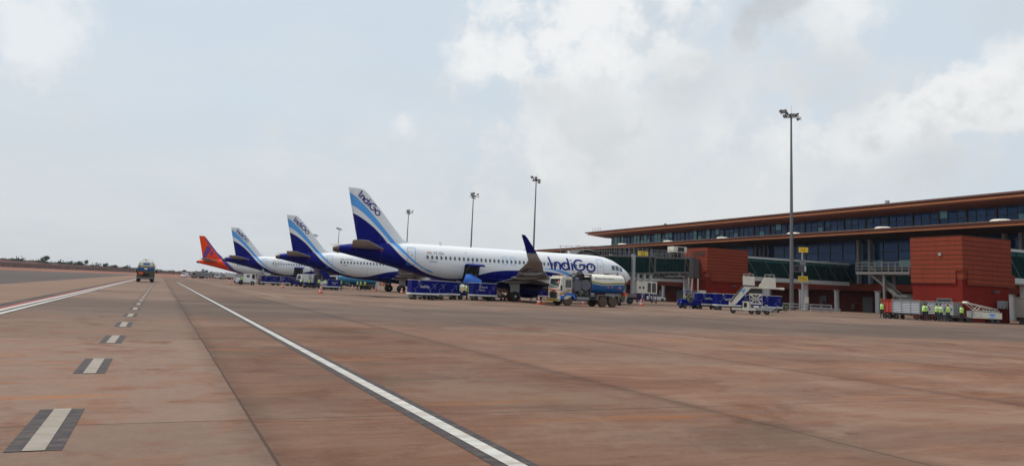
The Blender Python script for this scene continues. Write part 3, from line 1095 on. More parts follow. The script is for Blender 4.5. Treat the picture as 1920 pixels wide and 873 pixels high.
def livery(name, blue, top, low_, c_main, c_belly, c_stripe, inv=False):
    t = NT(name)
    s = t.sep()
    xl = t.math('DIVIDE', t.math('SUBTRACT', XN, s[0]), 40.0)
    z = s[2]
    zb, zt, zl = curve_node(t, xl, blue), curve_node(t, xl, top), curve_node(t, xl, low_)
    mb_ = t.ramp(t.math('SUBTRACT', zb, z), -.015, .015, False)
    ms = t.math('MULTIPLY', t.ramp(t.math('SUBTRACT', zt, z), -.015, .015, False), t.ramp(t.math('SUBTRACT', z, zl), -.015, .015, False))
    grime = t.noise(1.0, 5, .6, (.25, 1.2, 1.4))
    base = t.mix(t.math('MULTIPLY', t.ramp(grime, .42, .75), .16), c_main, tuple(q * .62 for q in c_main))
    c = t.mix(mb_, base, t.mix(t.math('MULTIPLY', grime, .3), c_belly, tuple(q * .5 for q in c_belly)))
    c = t.mix(ms, c, c_stripe)
    # skin joints
    fx = t.math('FRACT', t.math('MULTIPLY', s[0], 1 / 2.65))
    jl = t.math('MULTIPLY', t.ramp(t.math('ABSOLUTE', t.math('SUBTRACT', fx, .5)), .0035, .001), .35)
    c = t.mix(jl, c, tuple(q * .55 for q in c_main))
    t.put(t.b.inputs['Base Color'], c)
    t.put(t.b.inputs['Roughness'], t.math('ADD', .30, t.math('MULTIPLY', mb_, .25)))
    t.put(t.b.inputs['Specular IOR Level'], t.math('SUBTRACT', .40, t.math('MULTIPLY', mb_, .28)))
    return t.m


BLUE_C = [(0, .4), (4, 1), (6.5, 1.7), (9, 2.8), (10.75, 3.33), (12, 3.5), (13.1, 3.58), (17.3, 3.5), (19.3, 3.31), (21.2, 2.84), (23, 2.36), (24.5, 2.24), (26.2, 2.44),
          (27.6, 2.8), (28.8, 3.37), (29.9, 3.97), (30.9, 4.8), (31.7, 5.75), (32.74, 6.87), (33.94, 7.84), (34.96, 8.48), (35.66, 8.78), (40, 9.4)]
TOP_C = [(0, 0), (8.4, 2.6), (9.6, 3.44), (10.9, 3.81), (12, 3.92), (13.2, 3.97), (13.6, 3.9), (14.6, 1), (25, 1), (26.6, 2.80), (27.8, 3.28), (28.9, 3.94), (29.93, 4.82), (30.9, 5.97), (32.1, 7.26), (33.34, 8.61), (34.74, 9.95), (36.23, 11.03), (40, 12)]
LOW_C = [(0, .5), (8.4, 2.6), (9.6, 3.12), (10.9, 3.55), (12, 3.78), (13.2, 3.93), (13.6, 4.0), (14.6, 4), (25, 3), (26.6, 2.79), (27.8, 3.16), (28.88, 3.73), (29.75, 4.33), (30.86, 5.26), (31.6, 6.13), (32.6, 7.13), (33.81, 8.25), (35.01, 9.2), (35.93, 9.69), (40, 10.8)]
LIV = livery('blue_white_livery', BLUE_C, TOP_C, LOW_C, (.76, .77, .78), (.002, .006, .165), (.085, .36, .80))
OB = [(0, 0), (18, .4), (24, 1.0), (27.0, 1.9), (28.0, 2.35), (29.75, 3.5), (31.07, 4.9), (32.9, 7.2), (34.4, 8.9), (35.5, 10.2), (36.6, 12), (40, 12)]
OT = [(0, .0), (18, .5), (24, 1.9), (26.4, 2.6), (27.74, 3.0), (29.28, 4.2), (30.8, 5.8), (32.74, 7.9), (34.4, 9.7), (35.3, 10.7), (36.2, 12), (40, 12)]
LIV2 = livery('orange_livery', OB, OT, OB, (.74, .75, .76), (.92, .075, .008), (.10, .03, .26))
OPUR = mat('purple_paint', (.10, .03, .26), .35, dirt=.05)


def airfoil(xle, chord, y, z, thick, n=9, tw=0.0):
    """closed section in the xz plane, leading edge forward (+x)"""
    up, lo = [], []
    for i in range(n + 1):
        t = (1 - math.cos(math.pi * i / n)) / 2
        yt = 5 * thick * (.2969 * math.sqrt(t) - .126 * t - .3516 * t * t + .2843 * t ** 3 - .1036 * t ** 4)
        cam_ = .02 * math.sin(math.pi * t)
        zz_ = z - tw * t * chord
        up.append((XN - (xle + t * chord), y, zz_ + (yt + cam_) * chord))
        lo.append((XN - (xle + t * chord), y, zz_ + (-yt * .85 + cam_) * chord))
    return up + lo[-2:0:-1]


LOGOB = mat('logo_blue_paint', (.012, .020, .20), .45, dirt=.02, spec=.2)


def plane_base(name, label, group, liv, fin_logo=True, orange=False):
    t = thing(name, label, 'airliner', (0, 0, 0), 0, group)
    # fuselage
    mb = MB()
    n = 48
    fine = []
    for a, b in zip(ST[:-1], ST[1:]):
        k = 2 if b[0] - a[0] > .9 else 1
        for i in range(k):
            fine.append(a[0] + (b[0] - a[0]) * i / k)
    fine.append(37.0)
    rings = []
    for xl in fine:
        b, tp, w = sec(xl)
        rings.append([(XN - xl, w * math.cos(2 * math.pi * k / n), (b + tp) / 2 + (tp - b) / 2 * math.sin(2 * math.pi * k / n)) for k in range(n)])
    mb.loft(rings)
    f = mb.build('fuselage', liv, t, smooth=50)
    mb = MB()
    mb.loft([[(XN - x, w * math.cos(k * math.pi / 8), 4.87 + w * .95 * math.sin(k * math.pi / 8)) for k in range(16)] for (x, w) in ((36.95, .44), (37.35, .36), (37.57, .27))])
    mb.build('exhaust_cone', EXH, t, smooth=40)
    # belly fairing
    mb = MB()
    rings = []
    for (x, w, zb) in ((10.3, 1.0, 1.85), (11.2, 1.8, 1.55), (13, 2.15, 1.38), (17, 2.2, 1.36), (19.5, 2.0, 1.45), (21.3, 1.4, 1.72)):
        rings.append([(XN - x, w * math.cos(R(180 + a)), 2.45 + (2.45 - zb) * math.sin(R(180 + a)) * (1 if a <= 180 else .2)) for a in range(0, 360, 20)])
    mb.loft(rings)
    mb.build('belly_fairing', BLUD if not orange else WHT, t, smooth=60)
    # fin
    mb = MB()
    def finsec(z, le, te, th):
        c = te - le
        pts = []
        for k in range(8):
            u = k / 7
            w = th * c * (2.2 * math.sqrt(u) * (1 - u) + .02)
            pts.append((XN - (le + u * c), w, z))
        return pts + [(x, -w, z) for (x, w, z) in pts[-2:0:-1]]
    secs = [finsec(5.55, 28.3, 35.0, .035), finsec(5.95, 29.1, 35.05, .05), finsec(6.3, 29.9, 35.12, .06), finsec(7.5, 31.0, 35.42, .065), finsec(9.4, 32.62, 35.88, .065), finsec(11.1, 34.2, 36.26, .06), finsec(11.45, 34.62, 36.34, .05), finsec(11.58, 35.0, 36.38, .03)]
    if orange:
        secs = [finsec(5.5, 28.9, 36.0, .03), finsec(5.9, 30.0, 36.1, .045), finsec(6.2, 31.2, 36.2, .06), finsec(7.5, 32.7, 36.5, .065), finsec(9.4, 34.3, 36.95, .065), finsec(11.2, 35.75, 37.4, .06), finsec(11.62, 36.15, 37.5, .04)]
    mb.loft(secs)
    fin = mb.build('tail_fin', liv, t, smooth=45)
    MB().bar((XN - 35.2, -.16, 5.9), (XN - 36.0, -.1, 11.2), .015, .02).build('rudder_hinge', GRY, fin)
    if not orange:
        # lettering runs down along the stripe
        a = Vector((35.40, 10.74)); d = Vector((32.98, 8.64)) - a
        L_ = d.length; d /= L_; up = Vector((-d.y, d.x))
        if up.y < 0: up = -up
        for sgn in (-1, 1):
            def fn(u, v, sgn=sgn):
                if sgn > 0: u = 440 - u
                k = L_ / 440
                p = a + d * u * k + up * v * k * .86
                th = .22 if sgn < 0 else .22
                return Vector((XN - p.x, sgn * th, p.y))
            logo(fn, LOGOB, fin, w=18)
    else:
        A_ = [(35.38, 8.99), (34.95, 9.12), (34.44, 8.66), (34.40, 8.0), (35.70, 5.64), (36.02, 5.6), (36.10, 6.42)]
        B_ = [(34.24, 7.78), (33.95, 7.79), (33.05, 6.43), (32.82, 5.85), (33.47, 5.87), (34.35, 6.75)]
        for P_ in (A_, B_):
            for sgn in (-1, 1):
                mb = MB(); mb.face([(XN - p[0], sgn * .225, p[1]) for p in P_]); mb.build('emblem', OPUR, fin)
    # horizontal stabilisers
    for sgn in (-1, 1):
        dih = .105 if not orange else .13
        S = [airfoil(31.75, 3.9, sgn * .6, 5.02, .11), airfoil(32.6, 3.35, sgn * 1.6, 5.02 + dih * .9, .10), airfoil(35.1, 1.75, sgn * 5.95, 5.02 + dih * 5.2, .09), airfoil(35.45, 1.3, sgn * 6.25, 5.03 + dih * 5.5, .06)]
        mb = MB(); mb.loft(S)
        st = mb.build('tailplane', WINGM, t, smooth=45)
    # wings
    for sgn in (-1, 1):
        S = [airfoil(11.4, 7.3, sgn * 1.5, 2.35, .145, 11, .03), airfoil(12.5, 6.1, sgn * 3.2, 2.45, .135, 11, .03), airfoil(14.7, 4.1, sgn * 6.4, 2.78, .12, 11, .02),
             airfoil(18.15, 2.7, sgn * 11.6, 3.38, .11, 11, .0), airfoil(20.85, 1.5, sgn * 16.6, 4.02, .10, 11, -.01)]
        mb = MB(); mb.loft(S)
        w = mb.build('wing', WINGM, t, smooth=45)
        # sharklet: a curved upswept tip
        mb = MB()
        G = []
        for (dy, dz, le, ch) in ((0, 0, 19.5, 1.75), (.35, .10, 19.85, 1.6), (.62, .38, 20.2, 1.45), (.78, .8, 20.55, 1.28), (.98, 1.5, 21.15, .95), (1.16, 2.2, 21.8, .62), (1.22, 2.45, 22.1, .40)):
            an = min(1, dz / .8)
            ring = airfoil(le + 1.3, ch * .86, 0, 0, .08, 7)
            y0 = sgn * (16.6 + dy); z0 = 4.02 + dz
            G.append([(p[0], y0 - sgn * p[2] * an, z0 + p[2] * (1 - an * .9)) for p in ring])
        mb.loft(G, mf=lambda a, k: 1 if (a >= 3) else 0)
        mb.build('winglet', [WINGM, BLUD if not orange else RED], w, smooth=50)
        # flap track fairings and drooped flaps
        for (y, xr, L2, zz_) in ((4.6, 16.2, 3.6, 2.28), (8.3, 17.0, 3.3, 2.72), (11.9, 18.3, 2.8, 3.12)):
            mb = MB()
            rr = [(0, .03, 0), (.18, .14, -.06), (.45, .20, -.12), (.75, .16, -.14), (1, .02, -.10)]
            mb.loft([[(XN - (xr + L2 * u), sgn * y + r * .7 * math.cos(k * math.pi / 5), zz_ + dz + r * 1.1 * math.sin(k * math.pi / 5)) for k in range(10)] for (u, r, dz) in rr])
            mb.build('flap_fairing', WINGM, w, smooth=50)
        mb = MB()
        mb.loft([airfoil(18.35, 1.25, sgn * 2.1, 2.18, .09, 6, .20), airfoil(18.35, 1.1, sgn * 6.3, 2.66, .09, 6, .18)])
        mb.loft([airfoil(18.4, 1.0, sgn * 6.5, 2.68, .09, 6, .16), airfoil(19.75, .75, sgn * 12.6, 3.40, .09, 6, .12)])
        mb.build('flap', WINGM, w, smooth=45)
        mb = MB()
        for yy in (2.5, 7.0, 9.8, 13.0, 14.6):
            xr = 18.7 + max(0, yy - 6.4) * .235
            mb.bar((XN - xr, sgn * yy, 2.45 + (yy - 2) * .085), (XN - xr - .35, sgn * yy, 2.42 + (yy - 2) * .085), .02, .03)
        mb.build('static_wick', DGR, w)
        # engine
        e = bpy.data.objects.new('engine', None); col.objects.link(e); e.parent = t
        cy, cz = sgn * 5.75, 1.62
        def ring(x, r, n=28): return [(XN - x, cy + r * math.cos(2 * math.pi * k / n), cz + r * math.sin(2 * math.pi * k / n)) for k in range(n)]
        mb = MB(); mb.loft([ring(12.2, .93), ring(11.0, .99), ring(10.35, 1.02), ring(10.2, 1.08), ring(10.3, 1.17), ring(10.8, 1.27), ring(11.8, 1.30), ring(12.9, 1.18), ring(13.7, .99), ring(13.68, .94), ring(12.9, .92)], caps=False)
        mb.build('nacelle', BLUD if not orange else OPUR, e, smooth=40)
        mb = MB(); mb.loft([ring(13.0, .80), ring(13.9, .68), ring(14.6, .50), ring(14.6, .44), ring(14.2, .40)], caps=False)
        mb.loft([ring(14.0, .40), ring(14.7, .30), ring(15.3, .05)])
        mb.build('exhaust_nozzle', EXH, e, smooth=40)
        mb = MB(); mb.loft([ring(11.3, .97), ring(11.32, .97)]); mb.build('fan_face', DGR, e)
        mb = MB()
        for k in range(18):
            an = 2 * math.pi * k / 18
            a_, b_ = Vector((XN - 11.15, cy + .28 * math.cos(an), cz + .28 * math.sin(an))), Vector((XN - 11.25, cy + .94 * math.cos(an + .25), cz + .94 * math.sin(an + .25)))
            mb.bar(a_, b_, .16, .02)
        mb.cyl((XN - 10.75, cy, cz), (XN - 11.3, cy, cz), .02, .3, 14)
        mb.build('fan', EXH, e, smooth=30)
        mb = MB(); mb.prism([(XN - 11.2, 2.85), (XN - 12.3, 3.0), (XN - 15.5, 2.95), (XN - 16.2, 2.55), (XN - 14.2, 2.1), (XN - 12.6, 2.5)], cy - .12, cy + .12)
        mb.build('pylon', WHT, e)
        # main gear
        g = bpy.data.objects.new('landing_gear', None); col.objects.link(g); g.parent = t
        gx = XN - 17.9
        mb = MB(); mb.cyl((gx, sgn * 3.8, .55), (gx + .1, sgn * 3.75, 2.5), .14, .19, 12)
        mb.cyl((gx, sgn * 3.05, .585), (gx, sgn * 4.45, .585), .10, n=10)
        mb.bar((gx, sgn * 3.7, 1.3), (gx, sgn * 2.2, 2.3), .12); mb.bar((gx, sgn * 3.8, 1.5), (gx + .9, sgn * 3.7, 2.4), .08)
        mb.build('strut', WHT, g, smooth=40)
        mb = MB(); mb.box(gx - .55, gx + .55, sgn * 4.22 - .03, sgn * 4.22 + .03, 1.05, 2.55); mb.build('gear_door', LGR, g)
        for yy in (3.33, 4.26):
            wheel(g, gx, sgn * yy, .585, .40, BLK, WHT, 22)
    g = bpy.data.objects.new('landing_gear', None); col.objects.link(g); g.parent = t
    gx = XN - 5.2
    mb = MB(); mb.cyl((gx, 0, .38), (gx - .1, 0, 2.1), .09, .12, 10); mb.cyl((gx, -.3, .38), (gx, .3, .38), .06, n=8); mb.bar((gx, 0, 1.1), (gx - 1.1, 0, 1.9), .08)
    mb.build('strut', WHT, g, smooth=40)
    for yy in (-.26, .26):
        wheel(g, gx, yy, .38, .22, BLK, WHT, 18)
    # cockpit windows
    for sgn in (-1, 1):
        for k, pts in enumerate((((3.22, 4.88), (3.74, 4.84), (3.80, 4.34), (3.28, 4.28)), ((2.48, 4.86), (3.10, 4.90), (3.16, 4.28), (2.62, 4.24)), ((1.80, 4.62), (2.36, 4.84), (2.48, 4.26), (2.05, 4.14)))):
            mb = MB()
            q = [skin(p[0], min(p[1], sec(p[0])[1] - .05) - .12, .015, sgn) for p in pts]
            # subdivide so that the pane follows the curved nose
            rows = []
            for i in range(5):
                rows.append([skin(*(Vector(pts[0]).lerp(Vector(pts[1]), i / 4).lerp(Vector(pts[3]).lerp(Vector(pts[2]), i / 4), j / 3)) - Vector((0, .10)), .014, sgn) for j in range(4)])
            mb.loft(rows, caps=False, closed=False)
            mb.build('cockpit_window', mat('cockpit_glass', (.07, .11, .14), .12, dirt=.05), t)
    # cabin windows along both sides
    wmb = None
    for sgn in (-1, 1):
        skip = (30,) if sgn < 0 else ()
        for k in range(40):
            xl = 6.75 + k * .5335
            if k in (16, 18, 34) and not orange:
                pass
            if wmb is None:
                mb = MB()
                rows = []
                cxl = 15.0
                for z in (-.20, -.13, 0, .13, .20):
                    hw = .135 * math.sqrt(max(.12, 1 - (abs(z) / .225) ** 2.6))
                    p0 = skin(cxl + hw, 4.47 + z, .008); p1 = skin(cxl - hw, 4.47 + z, .008)
                    rows.append([p0 - Vector((XN - cxl, 0, 0)), p1 - Vector((XN - cxl, 0, 0))])
                mb.loft(rows, caps=False, closed=False)
                o = mb.build('window', mat('cabin_window_glass', (.10, .105, .11), .15, dirt=.05), t)
                wmb = o.data
            else:
                o = bpy.data.objects.new('window', wmb); col.objects.link(o); o.parent = t
            o.location = (XN - xl, 0, 0)
            if sgn > 0: o.rotation_euler = (0, 0, math.pi); 
    # door outlines
    def outline(x0, x1, z0, z1, w, m, sgn=-1, name='door'):
        mb = MB()
        def strip(a, b, n=8):
            for i in range(n):
                p = [a[0] + (b[0] - a[0]) * i / n, a[1] + (b[1] - a[1]) * i / n]
                q = [a[0] + (b[0] - a[0]) * (i + 1) / n, a[1] + (b[1] - a[1]) * (i + 1) / n]
                if abs(a[0] - b[0]) < 1e-6:
                    mb.face([skin(p[0] - w / 2, p[1], .012, sgn), skin(p[0] + w / 2, p[1], .012, sgn), skin(q[0] + w / 2, q[1], .012, sgn), skin(q[0] - w / 2, q[1], .012, sgn)])
                else:
                    mb.face([skin(p[0], p[1] - w / 2, .012, sgn), skin(q[0], q[1] - w / 2, .012, sgn), skin(q[0], q[1] + w / 2, .012, sgn), skin(p[0], p[1] + w / 2, .012, sgn)])
        strip((x0, z0 - w / 2), (x0, z1 + w / 2)); strip((x1, z0 - w / 2), (x1, z1 + w / 2)); strip((x0, z0), (x1, z0)); strip((x0, z1), (x1, z1))
        return mb.build(name, m, t)
    dm_ = SKYB if not orange else LGR
    for sgn in (-1, 1):
        for (a, b) in ((5.0, 5.85), (28.9, 29.75)):
            o = outline(a, b, 3.55, 5.42, .045, dm_, sgn)
            mb = MB(); zc = 4.55; q = skin((a + b) / 2, zc, .02, sgn)
            mb.cyl(q, q + Vector((0, sgn * .012, 0)), .06, n=10); mb.build('door_window', DGR, o)
        for a in (17.0, 18.0):
            outline(a, a + .52, 4.1, 5.0, .03, dm_, sgn, 'exit')
    # antennas on the crown
    mb = MB()
    for (x, h_, c) in ((8.6, .42, .38), (14.6, .3, .3), (25.3, .42, .30)):
        mb.prism([(XN - x, 5.92), (XN - x - c, 5.92), (XN - x - c * 1.25, 5.92 + h_), (XN - x - c * .7, 5.92 + h_)], -.02, .02)
    mb.build('antenna', WHT, t)
    mb = MB(); q = skin(32.6, 4.9, .02); mb.face([q + Vector((-.25, 0, -.06)), q + Vector((.25, 0, -.06)), q + Vector((0, -.01, .07))]); mb.build('maker_mark', RED, t)
    # small service marks on the side
    mb = MB()
    for (x, z) in ((10.1, 3.9), (9.2, 3.75), (8.7, 3.72), (24.4, 3.6), (24.0, 3.58), (7.5, 3.6), (23.0, 5.2), (3.5, 3.6), (3.2, 3.55)):
        q = skin(x, z, .012); mb.box(q.x - .05, q.x + .05, q.y - .01, q.y + .01, z - .025, z + .025)
    mb.build('service_mark', DGR, t)
    return t


def plane_extra(t, reg, cargo, name_big=True):
    """lettering and cargo door that differ from one airliner to the next"""
    k = (12.45 - 6.25) / 440
    def fn(u, v): return skin(12.45 - u * k, 3.90 + (v - 4) * k * .83, .014)
    logo(fn, LOGOB, t, w=18)
    lettering(reg, .40, lambda u, v: skin(26.85 - u, 4.82 + v, .014), DGR, t, cut=.15)
    for i, m in enumerate((ORG, WHT, mat('flag_green', (.02, .25, .05)))):
        mb = MB(); z = 5.06 - i * .07
        mb.face([skin(27.6, z, .014), skin(27.05, z, .014), skin(27.05, z - .065, .014), skin(27.6, z - .065, .014)]); mb.build('flag_band', m, t)
    lettering('A320neo', .22, lambda u, v: skin(27.35 - u * 1.15, 3.93 + v, .014), BLUD, t, cut=.15)
    z0, z1 = 2.25, 3.72
    x0, x1 = 21.35, 23.2
    if cargo:
        mb = MB(); rows = []
        for i in range(7):
            rows.append([skin(x1 + (x0 - x1) * j / 4, z0 + (z1 - z0) * i / 6, .02) for j in range(5)])
        mb.loft(rows, caps=False, closed=False)
        o = mb.build('cargo_hold', HOLD, t)
        mb = MB()
        for j in range(3):
            q = skin(22.9 - j * .6, 2.9, .02); mb.box(q.x - .03, q.x + .03, q.y - .03, q.y + .01, 2.3, 3.3)
        mb.build('hold_lining', GRY, o)
        # the door swings up and out
        mb = MB()
        p = [skin(x1, z1, .03), skin(x0, z1, .03)]
        rows = []
        for i in range(6):
            u = i / 5
            dy, dz = -1.55 * u, .10 + .22 * math.sin(u * 2.6) - .12 * u
            rows.append([p[0] + Vector((0, dy, dz)), p[1] + Vector((0, dy, dz)), p[1] + Vector((0, dy, dz - .13)), p[0] + Vector((0, dy, dz - .13))])
        mb.loft(rows)
        d = mb.build('cargo_door', BLUD, t)
        mb = MB()
        for x in (x0 + .3, x1 - .3):
            a = skin(x, 3.2, .0); mb.bar(a, (XN - x, p[0].y - .9, p[0].z + .05), .05)
        q = p[0]; mb.bar((XN - 22.3, q.y - .2, q.z + .2), (XN - 22.3, q.y - .2, q.z + .5), .05)
        mb.build('hinge_arm', GRY, d)
    else:
        mb = MB()
        for (a, b) in (((x0, z0), (x1, z0)), ((x0, z1), (x1, z1)), ((x0, z0), (x0, z1)), ((x1, z0), (x1, z1))):
            for i in range(6):
                p = [a[0] + (b[0] - a[0]) * i / 6, a[1] + (b[1] - a[1]) * i / 6]; q = [a[0] + (b[0] - a[0]) * (i + 1) / 6, a[1] + (b[1] - a[1]) * (i + 1) / 6]
                mb.bar(skin(*p, .008), skin(*q, .008), .025, .012)
        mb.build('cargo_door', GRY, t)


GA = 'white and blue airliners parked nose in'
A1 = plane_base('airliner', 'nearest airliner, blue and white, with fuel tanker at its nose and open cargo door', GA, LIV)
A2 = dup(A1, 'second nearest blue and white airliner, cargo door shut, its tail left of the nearest one')
A3 = dup(A1, 'farthest blue and white airliner, between the orange tail and the second blue tail')
A1.location = (54.1 - 18, 82.5, 0)
A2.location = (53.9 - 18, 126.0, 0)
A3.location = (48.9 - 18, 169.5, 0)
plane_extra(A1, 'VT-IZA', True)
plane_extra(A2, 'VT-ITS', False)
plane_extra(A3, 'VT-ILO', True)
A4 = plane_base('airliner', 'farthest airliner, with bright orange tail and purple band', None, LIV2, orange=True)
A4.location = (45.8 - 18, 216, 0)
lettering('VT-', .40, lambda u, v: skin(26.6 - u, 4.82 + v, .014), DGR, A4, cut=.15)
bpy.context.view_layer.update()

# ================================================================== MASTS AND SIGNS
def mast(label, x, y, h=30.0, rz=0):
    t = thing('lamp_mast', label, 'lamp mast', (x, y, 0), rz, 'tall floodlight masts along the apron')
    mb = MB()
    mb.cyl((0, 0, 0), (0, 0, h * .34), .34, .27, 12); mb.cyl((0, 0, h * .34), (0, 0, h * .68), .26, .20, 12); mb.cyl((0, 0, h * .68), (0, 0, h), .19, .13, 12)
    mb.cyl((0, 0, 0), (0, 0, .25), .6, n=12)
    mb.build('pole', mat('mast_grey_steel', (.15, .15, .155), .5, .3, dirt=.1), t, smooth=40)
    MB().cyl((0, 0, h), (0, 0, h + 1.3), .02, n=5).build('lightning_rod', GRY, t)
    mb = MB()
    mb.cyl((0, 0, h - .55), (0, 0, h - .1), .35, n=10)
    for a in range(0, 360, 30):
        mb.bar((1.1 * math.cos(R(a)), 1.1 * math.sin(R(a)), h - .45), (1.1 * math.cos(R(a + 30)), 1.1 * math.sin(R(a + 30)), h - .45), .07)
    for a in (0, 90, 180, 270):
        mb.bar((0, 0, h - .45), (1.1 * math.cos(R(a)), 1.1 * math.sin(R(a)), h - .45), .07)
    mb.bar((.3, 0, h - .3), (2.1, .1, h - .3), .06); mb.bar((2.1, .1, h - .3), (2.1, .1, h - .8), .06)
    mb.build('headframe', DGR, t)
    for (a, r, z, sz) in ((150, 1.5, .25, .42), (195, 1.9, .0, .36), (170, 1.1, -.55, .34), (235, 1.5, -.65, .30), (100, .9, .25, .36), (20, .6, -.1, .32), (330, .9, -.15, .30), (-15, 1.2, -.8, .24), (-60, 1.0, -1.0, .22)):
        c = Vector((r * math.cos(R(a)), r * math.sin(R(a)), h + z))
        M = Matrix.Translation(c) @ Matrix.Rotation(R(a), 4, 'Z') @ Matrix.Rotation(R(38), 4, 'Y')
        mb = MB(); mb.box(-.10, .10, -sz, sz, -sz * .75, sz * .75, 0, M); mb.box(-.2, -.10, -sz * .5, sz * .5, -sz * .4, sz * .4, 0, M)
        mb.box(.10, .13, -sz * .9, sz * .9, -sz * .65, sz * .65, 1, M)
        f = mb.build('floodlight', [DGR, LGR], t)
        mb = MB(); mb.bar(tuple(c), (c.x * .6, c.y * .6, h - .4), .05); mb.build('bracket', DGR, f)
    return t


M1 = mast('tallest looking lamp mast, in front of the terminal right of centre', 86.2, 87.6)
for (x, y, lab) in ((86.8, 177.3, 'lamp mast rising just right of the upright wing tip'), (87.0, 222.0, 'lamp mast above the fuselage of the nearest airliner'),
                    (87.4, 292.5, 'lamp mast just right of the largest tail fin'), (87.0, 421, 'distant lamp mast left of the largest tail fin'), (88.3, 498, 'farthest lamp mast, beside the second tail fin')):
    dup(M1, lab, (x, y, 0), R(20 * (y % 7)))


def stand_sign(label, x, y, num, lower=True, z1=9.0):
    t = thing('stand_sign', label, 'sign', (x, y, 0), 0, 'yellow stand number signs')
    mb = MB(); mb.cyl((0, 0, 0), (0, 0, z1 - .3), .13, .11, 10); mb.build('pole', LGR, t, smooth=40)
    # board faces -x and -y (towards the apron)
    rz = R(-38)
    M = Matrix.Translation((0, -.2, z1)) @ Matrix.Rotation(rz, 4, 'Z')
    b = MB().box(-.62, .62, -.06, .06, -.36, .36, 0, M).build('board', YEL, t)
    lettering(num, .66, lambda u, v: M @ Vector((u - (.36 if num == '11' else .40), -.07, v - .25)), BLK, b)
    if lower:
        M2 = Matrix.Translation((-.1, -.2, 4.55)) @ Matrix.Rotation(rz, 4, 'Z')
        b = MB().box(-.64, .64, -.05, .05, -.36, .36, 0, M2).build('board', YEL, t)
        faint_rows(b, BLK, lambda u, v: M2 @ Vector((u - .52, -.06, v + .08)), 1.0, 2, .15)
        M3 = Matrix.Translation((-.2, -.25, 6.1)) @ Matrix.Rotation(rz, 4, 'Z')
        mb = MB(); mb.prism([(-.45, 1.1), (.45, 1.1), (.30, .05), (-.2, .05)], -.2, .2, m=0)
        mb.v = [tuple(M3 @ Vector(q)) for q in mb.v]
        mb.build('sensor_hood', GRY, t)
        mb = MB(); mb.box(-1.3, .45, -.25, .2, -.65, .35, 0, M3); mb.box(.2, .42, -.27, -.24, -.5, .2, 1, M3)
        mb.box(-1.15, -.5, -.27, -.24, -.5, .2, 2, M3)
        mb.build('docking_display', [DGR, WPAN, HOLD], t)
        mb = MB(); mb.box(.15, .85, -.3, .2, 1.2, 2.0); mb.build('control_box', CRM, t)
    return t


stand_sign('yellow number eleven sign on a pole beside the tall lamp mast', 82.5, 81.8, '11', z1=8.62)


def guard_rail(label, x, y, L_, rz, n, h=1.0):
    t = thing('guard_rail', label, 'barrier', (x, y, 0), rz)
    mb = MB()
    for z in (h * .62, h):
        mb.bar((0, 0, z), (L_, 0, z), .10, .16)
    mb.build('rail', LGR, t)
    for k in range(n):
        mb = MB(); q = L_ * k / (n - 1); mb.box(q - .05, q + .05, -.05, .05, 0, h); mb.build('post', LGR, t)


guard_rail('low grey guard rail at the foot of the tall lamp mast', 76.6, 80.2, 9.2, R(-3), 6)
guard_rail('white hoop barrier in front of the yellow sign pole', 79.6, 77.4, 4.6, R(-8), 4, .55)
MB_ = MB()
random.seed(4)
tp = thing('shrub', 'small green shrub below the guard rail near the stairs truck', 'shrub', (76.4, 79.4, 0))
mb = MB()
for k in range(160):
    p = Vector((random.gauss(0, .45), random.gauss(0, .4), abs(random.gauss(.35, .25))))
    e = Vector((random.gauss(0, 1), random.gauss(0, 1), random.gauss(0, 1))).normalized() * .12
    g_ = e.cross(Vector((random.random(), .3, random.random()))).normalized() * .08
    mb.face([p - e, p - g_, p + e, p + g_])
mb.build('leaves', mat('green_leaves', (.04, .10, .02), .8), tp)
MB().cyl((0, 0, 0), (0, 0, .4), .05).build('stem', BARK, tp)

